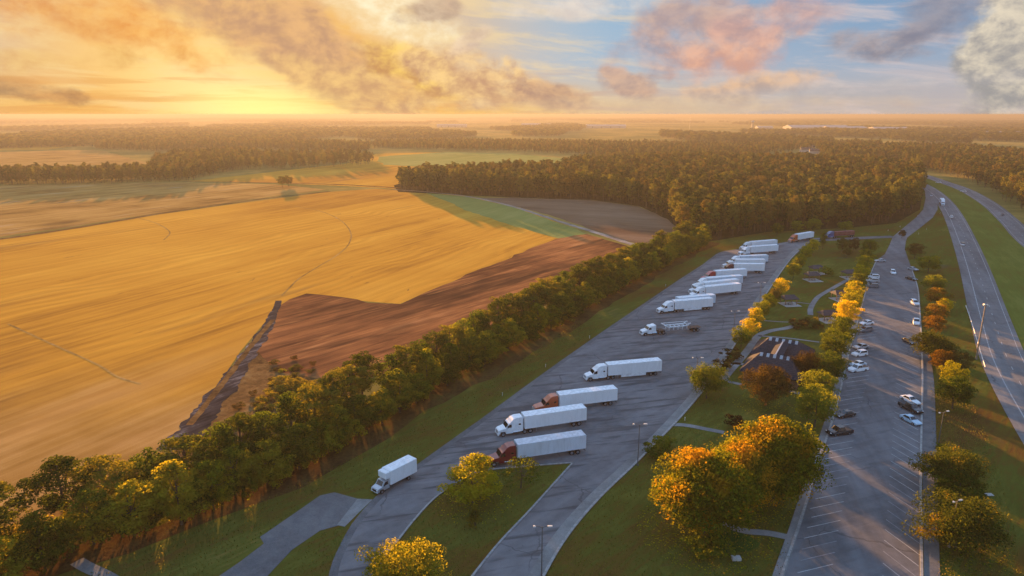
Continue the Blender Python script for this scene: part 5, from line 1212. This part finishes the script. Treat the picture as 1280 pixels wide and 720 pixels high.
# restroom building: two hip-roofed pavilions joined by a ridge
def building():
    a = Vector((68.3,167.35)); b = Vector((75.4,179.88)); d = (b - a); ang = math.atan2(d.y, d.x) - math.pi / 2
    t = empty('restroom_building', (a.x, a.y, .05), ang, 'dark hip-roofed brick building with two pavilions and rows of white skylights', 'building')
    def pav(y0, w, dp, h, rh, nm):
        x = w / 2
        wb = MB(); wb.box(-x + 1, x - 1, y0 - dp / 2 + 1, y0 + dp / 2 - 1, 0, h); wl = link('wall', wb.me('wall'), 'wall_brick', t)
        for s in (-1, 1):
            link('door', mbm((s * 2.2 - .5, s * 2.2 + .5, y0 - dp / 2 + .93, y0 - dp / 2 + 1.01, 0, 2.1)), 'paint_grey', t)
            for k in (-1, 1): link('window', mbm((s * (x - 1) - .05, s * (x - 1) + .05, y0 + k * 2 - .6, y0 + k * 2 + .6, 1.3, 2.2)), 'glass', t)
        rx = w * .235
        v = [(-x, y0 - dp / 2, h), (x, y0 - dp / 2, h), (x, y0 + dp / 2, h), (-x, y0 + dp / 2, h), (-rx, y0, rh), (rx, y0, rh)]
        v += [(q[0], q[1], h - .25) for q in v[:4]]
        mb = MB(); mb.add(v, [(0, 1, 5, 4), (1, 2, 5), (2, 3, 4, 5), (3, 0, 4), (9, 8, 7, 6), (0, 6, 7, 1), (1, 7, 8, 2), (2, 8, 9, 3), (3, 9, 6, 0)]); rf = link('roof', mb.me('roof'), 'roof_shingle', t)
        # shingle courses
        b2 = MB(); sl = (rh - h) / (dp / 2)
        for i in range(1, 13):
            f = i / 13; yy = y0 - dp / 2 + f * dp / 2; zz = h + (rh - h) * f; xx = x - (x - rx) * f
            b2.box(-xx, xx, yy - .03, yy + .03, zz - .02, zz + .035)
        c_ = link('shingle_courses', b2.me('shingle_courses'), 'roof_dark', rf); c_['kind'] = 'stuff'
        for k in range(5):
            xx = -rx + .25 + k * (2 * rx - .5) / 4; sy = .62
            mb = MB(); z1 = rh - .12 * 1.0 + .05
            mb.add([(xx - .36, y0 - 1.15, rh - 1.15 * sl + .07), (xx + .36, y0 - 1.15, rh - 1.15 * sl + .07), (xx + .36, y0 - .12, rh - .12 * sl + .12), (xx - .36, y0 - .12, rh - .12 * sl + .12),
                    (xx - .36, y0 - 1.15, rh - 1.15 * sl - .02), (xx + .36, y0 - 1.15, rh - 1.15 * sl - .02), (xx + .36, y0 - .12, rh - .12 * sl - .02), (xx - .36, y0 - .12, rh - .12 * sl - .02)],
                   [(0, 1, 2, 3), (0, 4, 5, 1), (1, 5, 6, 2), (2, 6, 7, 3), (3, 7, 4, 0)])
            link('skylight', mb.me('skylight'), 'skylight', rf)
    pav(0, 15.0, 12.5, 2.9, 6.6, 'front'); gap = d.length
    pav(gap, 15.5, 12.5, 2.9, 6.6, 'rear')
    cn = MB(); cn.add([(-1.6, 1, 5.6), (1.6, 1, 5.6), (1.6, gap - 1, 5.6), (-1.6, gap - 1, 5.6), (0, .5, 6.3), (0, gap - .5, 6.3)], [(0, 4, 5, 3), (1, 2, 5, 4), (0, 1, 4), (2, 3, 5)]); link('ridge_roof', cn.me('ridge_roof'), 'roof_shingle', t)
    link('ridge_cap', mbm((-.16, .16, .8, gap - .8, 6.26, 6.40)), 'skylight', t)
m_plain('roof_sheet', (0.45, 0.43, 0.42), .98, spec=0.0)
m_plain('roof_shingle', (0.042, 0.040, 0.048), .95, spec=.1, var=.35, scale=2.5)
building()

# far buildings, a water tower and a mast near the horizon
def shed(p, w, d, h, label, ang=0):
    t = empty('warehouse', (p[0], p[1], 0), R(ang), label, 'building', 'pale buildings near the horizon')
    link('wall', mbm((-w / 2, w / 2, -d / 2, d / 2, 0, h)), 'roof_sheet', t)
    mb = MB(); mb.add([(-w / 2 - 1, -d / 2 - 1, h), (w / 2 + 1, -d / 2 - 1, h), (w / 2 + 1, d / 2 + 1, h), (-w / 2 - 1, d / 2 + 1, h), (-w / 2 - 1, 0, h + d * .08), (w / 2 + 1, 0, h + d * .08)], [(0, 1, 5, 4), (2, 3, 4, 5), (1, 2, 5), (3, 0, 4), (0, 3, 2, 1)])
    link('roof', mb.me('roof'), 'roof_sheet', t)
    for k in range(4): link('loading_door', mbm((-w / 2 + (k + .7) * w / 4.4 - 2, -w / 2 + (k + .7) * w / 4.4 + 2, -d / 2 - .15, -d / 2 + .05, 0, h * .7)), 'paint_grey', t)
for px, w, d, lb in (((1382.68,3185.57), 260, 120, 'long pale warehouse near the horizon, right of the water tower'), ((1434.53,3025.44), 160, 90, 'pale warehouse just right of the longest one on the horizon'), ((1209.85,3363.49), 70, 60, 'small pale building beside the foot of the water tower'),
                     ((1553.87,2880.56), 150, 80, 'pale building on the horizon left of the bright field'), ((147.49,4039.6), 180, 80, 'pale buildings far away right of the sun'), ((475.8,3562.35), 200, 80, 'low pale building on the horizon in the centre'), ((-324.07,3786.06), 160, 60, 'tiny pale building on the horizon in the sun haze'),
                     ((1528.93,2323.33), 90, 45, 'white barn in the bright field at the right horizon'), ((1574.72,2236.65), 120, 45, 'second white barn in the bright field at the right horizon')):
    shed(px, w, d, 11 if w > 100 else 8, lb, random.uniform(-8, 8))
for p, lb in (((538.36,1277.63), 'white house among trees left of the autumn wood'), ((533.32,1224.79), 'second small white house among trees'), ((584.5,1365.9), 'grey house furthest of the small group')):
    t = empty('house', (p[0], p[1], 0), R(random.uniform(-30, 30)), lb, 'house', 'houses among the trees')
    link('wall', mbm((-8, 8, -5, 5, 0, 5)), 'roof_sheet', t); mb = MB(); mb.add([(-9, -6, 5), (9, -6, 5), (9, 6, 5), (-9, 6, 5), (-9, 0, 8.5), (9, 0, 8.5)], [(0, 1, 5, 4), (2, 3, 4, 5), (1, 2, 5), (3, 0, 4), (0, 3, 2, 1)]); link('roof', mb.me('roof'), 'roof_dark', t)
poly('far_field', [(1449.16,2323.33),(2011.17,1826.88),(2654.75,2416.94),(1777.73,2880.56)], .3, 'wheat', rag=5)
def water_tower():
    p = (1037.01,3025.44); t = empty('water_tower', (p[0], p[1], 0), 0, 'water tower on the horizon above the wood', 'water tower')
    k = math.hypot(*p) / 877; h = 11 * k
    b = MB(); b.cyl((0, 0, h * .8), (0, 0, h * .88), 1.2 * k, 2.2 * k, 14); b.cyl((0, 0, h * .88), (0, 0, h), 2.2 * k, 1.9 * k, 14); b.cyl((0, 0, h), (0, 0, h * 1.04), 1.9 * k, .4 * k, 14); link('tank', b.me('tank'), 'roof_sheet', t)
    lg = MB()
    for i in range(4): a = i * 1.571 + .78; lg.cyl((1.4 * k * math.cos(a), 1.4 * k * math.sin(a), 0), (k * math.cos(a), k * math.sin(a), h * .82), .22 * k, n=6)
    lg.cyl((0, 0, 0), (0, 0, h * .82), .45 * k, n=8); link('legs', lg.me('legs'), 'steel', t)
water_tower()
p = (852.65,3363.49); k = math.hypot(*p) / 877; t = empty('radio_mast', (p[0], p[1], 0), 0, 'thin radio mast on the horizon left of the water tower', 'mast')
b = MB(); b.cyl((0, 0, 0), (0, 0, 14 * k), .22 * k, .12 * k, 6); link('mast', b.me('mast'), 'steel', t)
b = MB(); [b.box(-.5 * k, .5 * k, -.5 * k, .5 * k, (10 + i * 1.6) * k, (10.15 + i * 1.6) * k) for i in range(3)]; link('antenna', b.me('antenna'), 'steel', t)

# ================================================================== HAZE
def haze(density=0.00022):
    m, T, out = new_mat('haze'); v = T.n('ShaderNodeVolumePrincipled'); v.inputs['Density'].default_value = density
    v.inputs['Color'].default_value = (0.20, 0.205, 0.22, 1); v.inputs['Anisotropy'].default_value = 0.30
    T.lk(v.outputs[0], out.inputs['Volume'])
    me = MB().box(-32100, 32100, -32100, 32100, -1, CAM_H + 1.6).me('haze'); o = link('haze', me, 'haze'); o['kind'] = 'stuff'; tag(o, 'pale morning haze lying over the fields and woods')
haze()
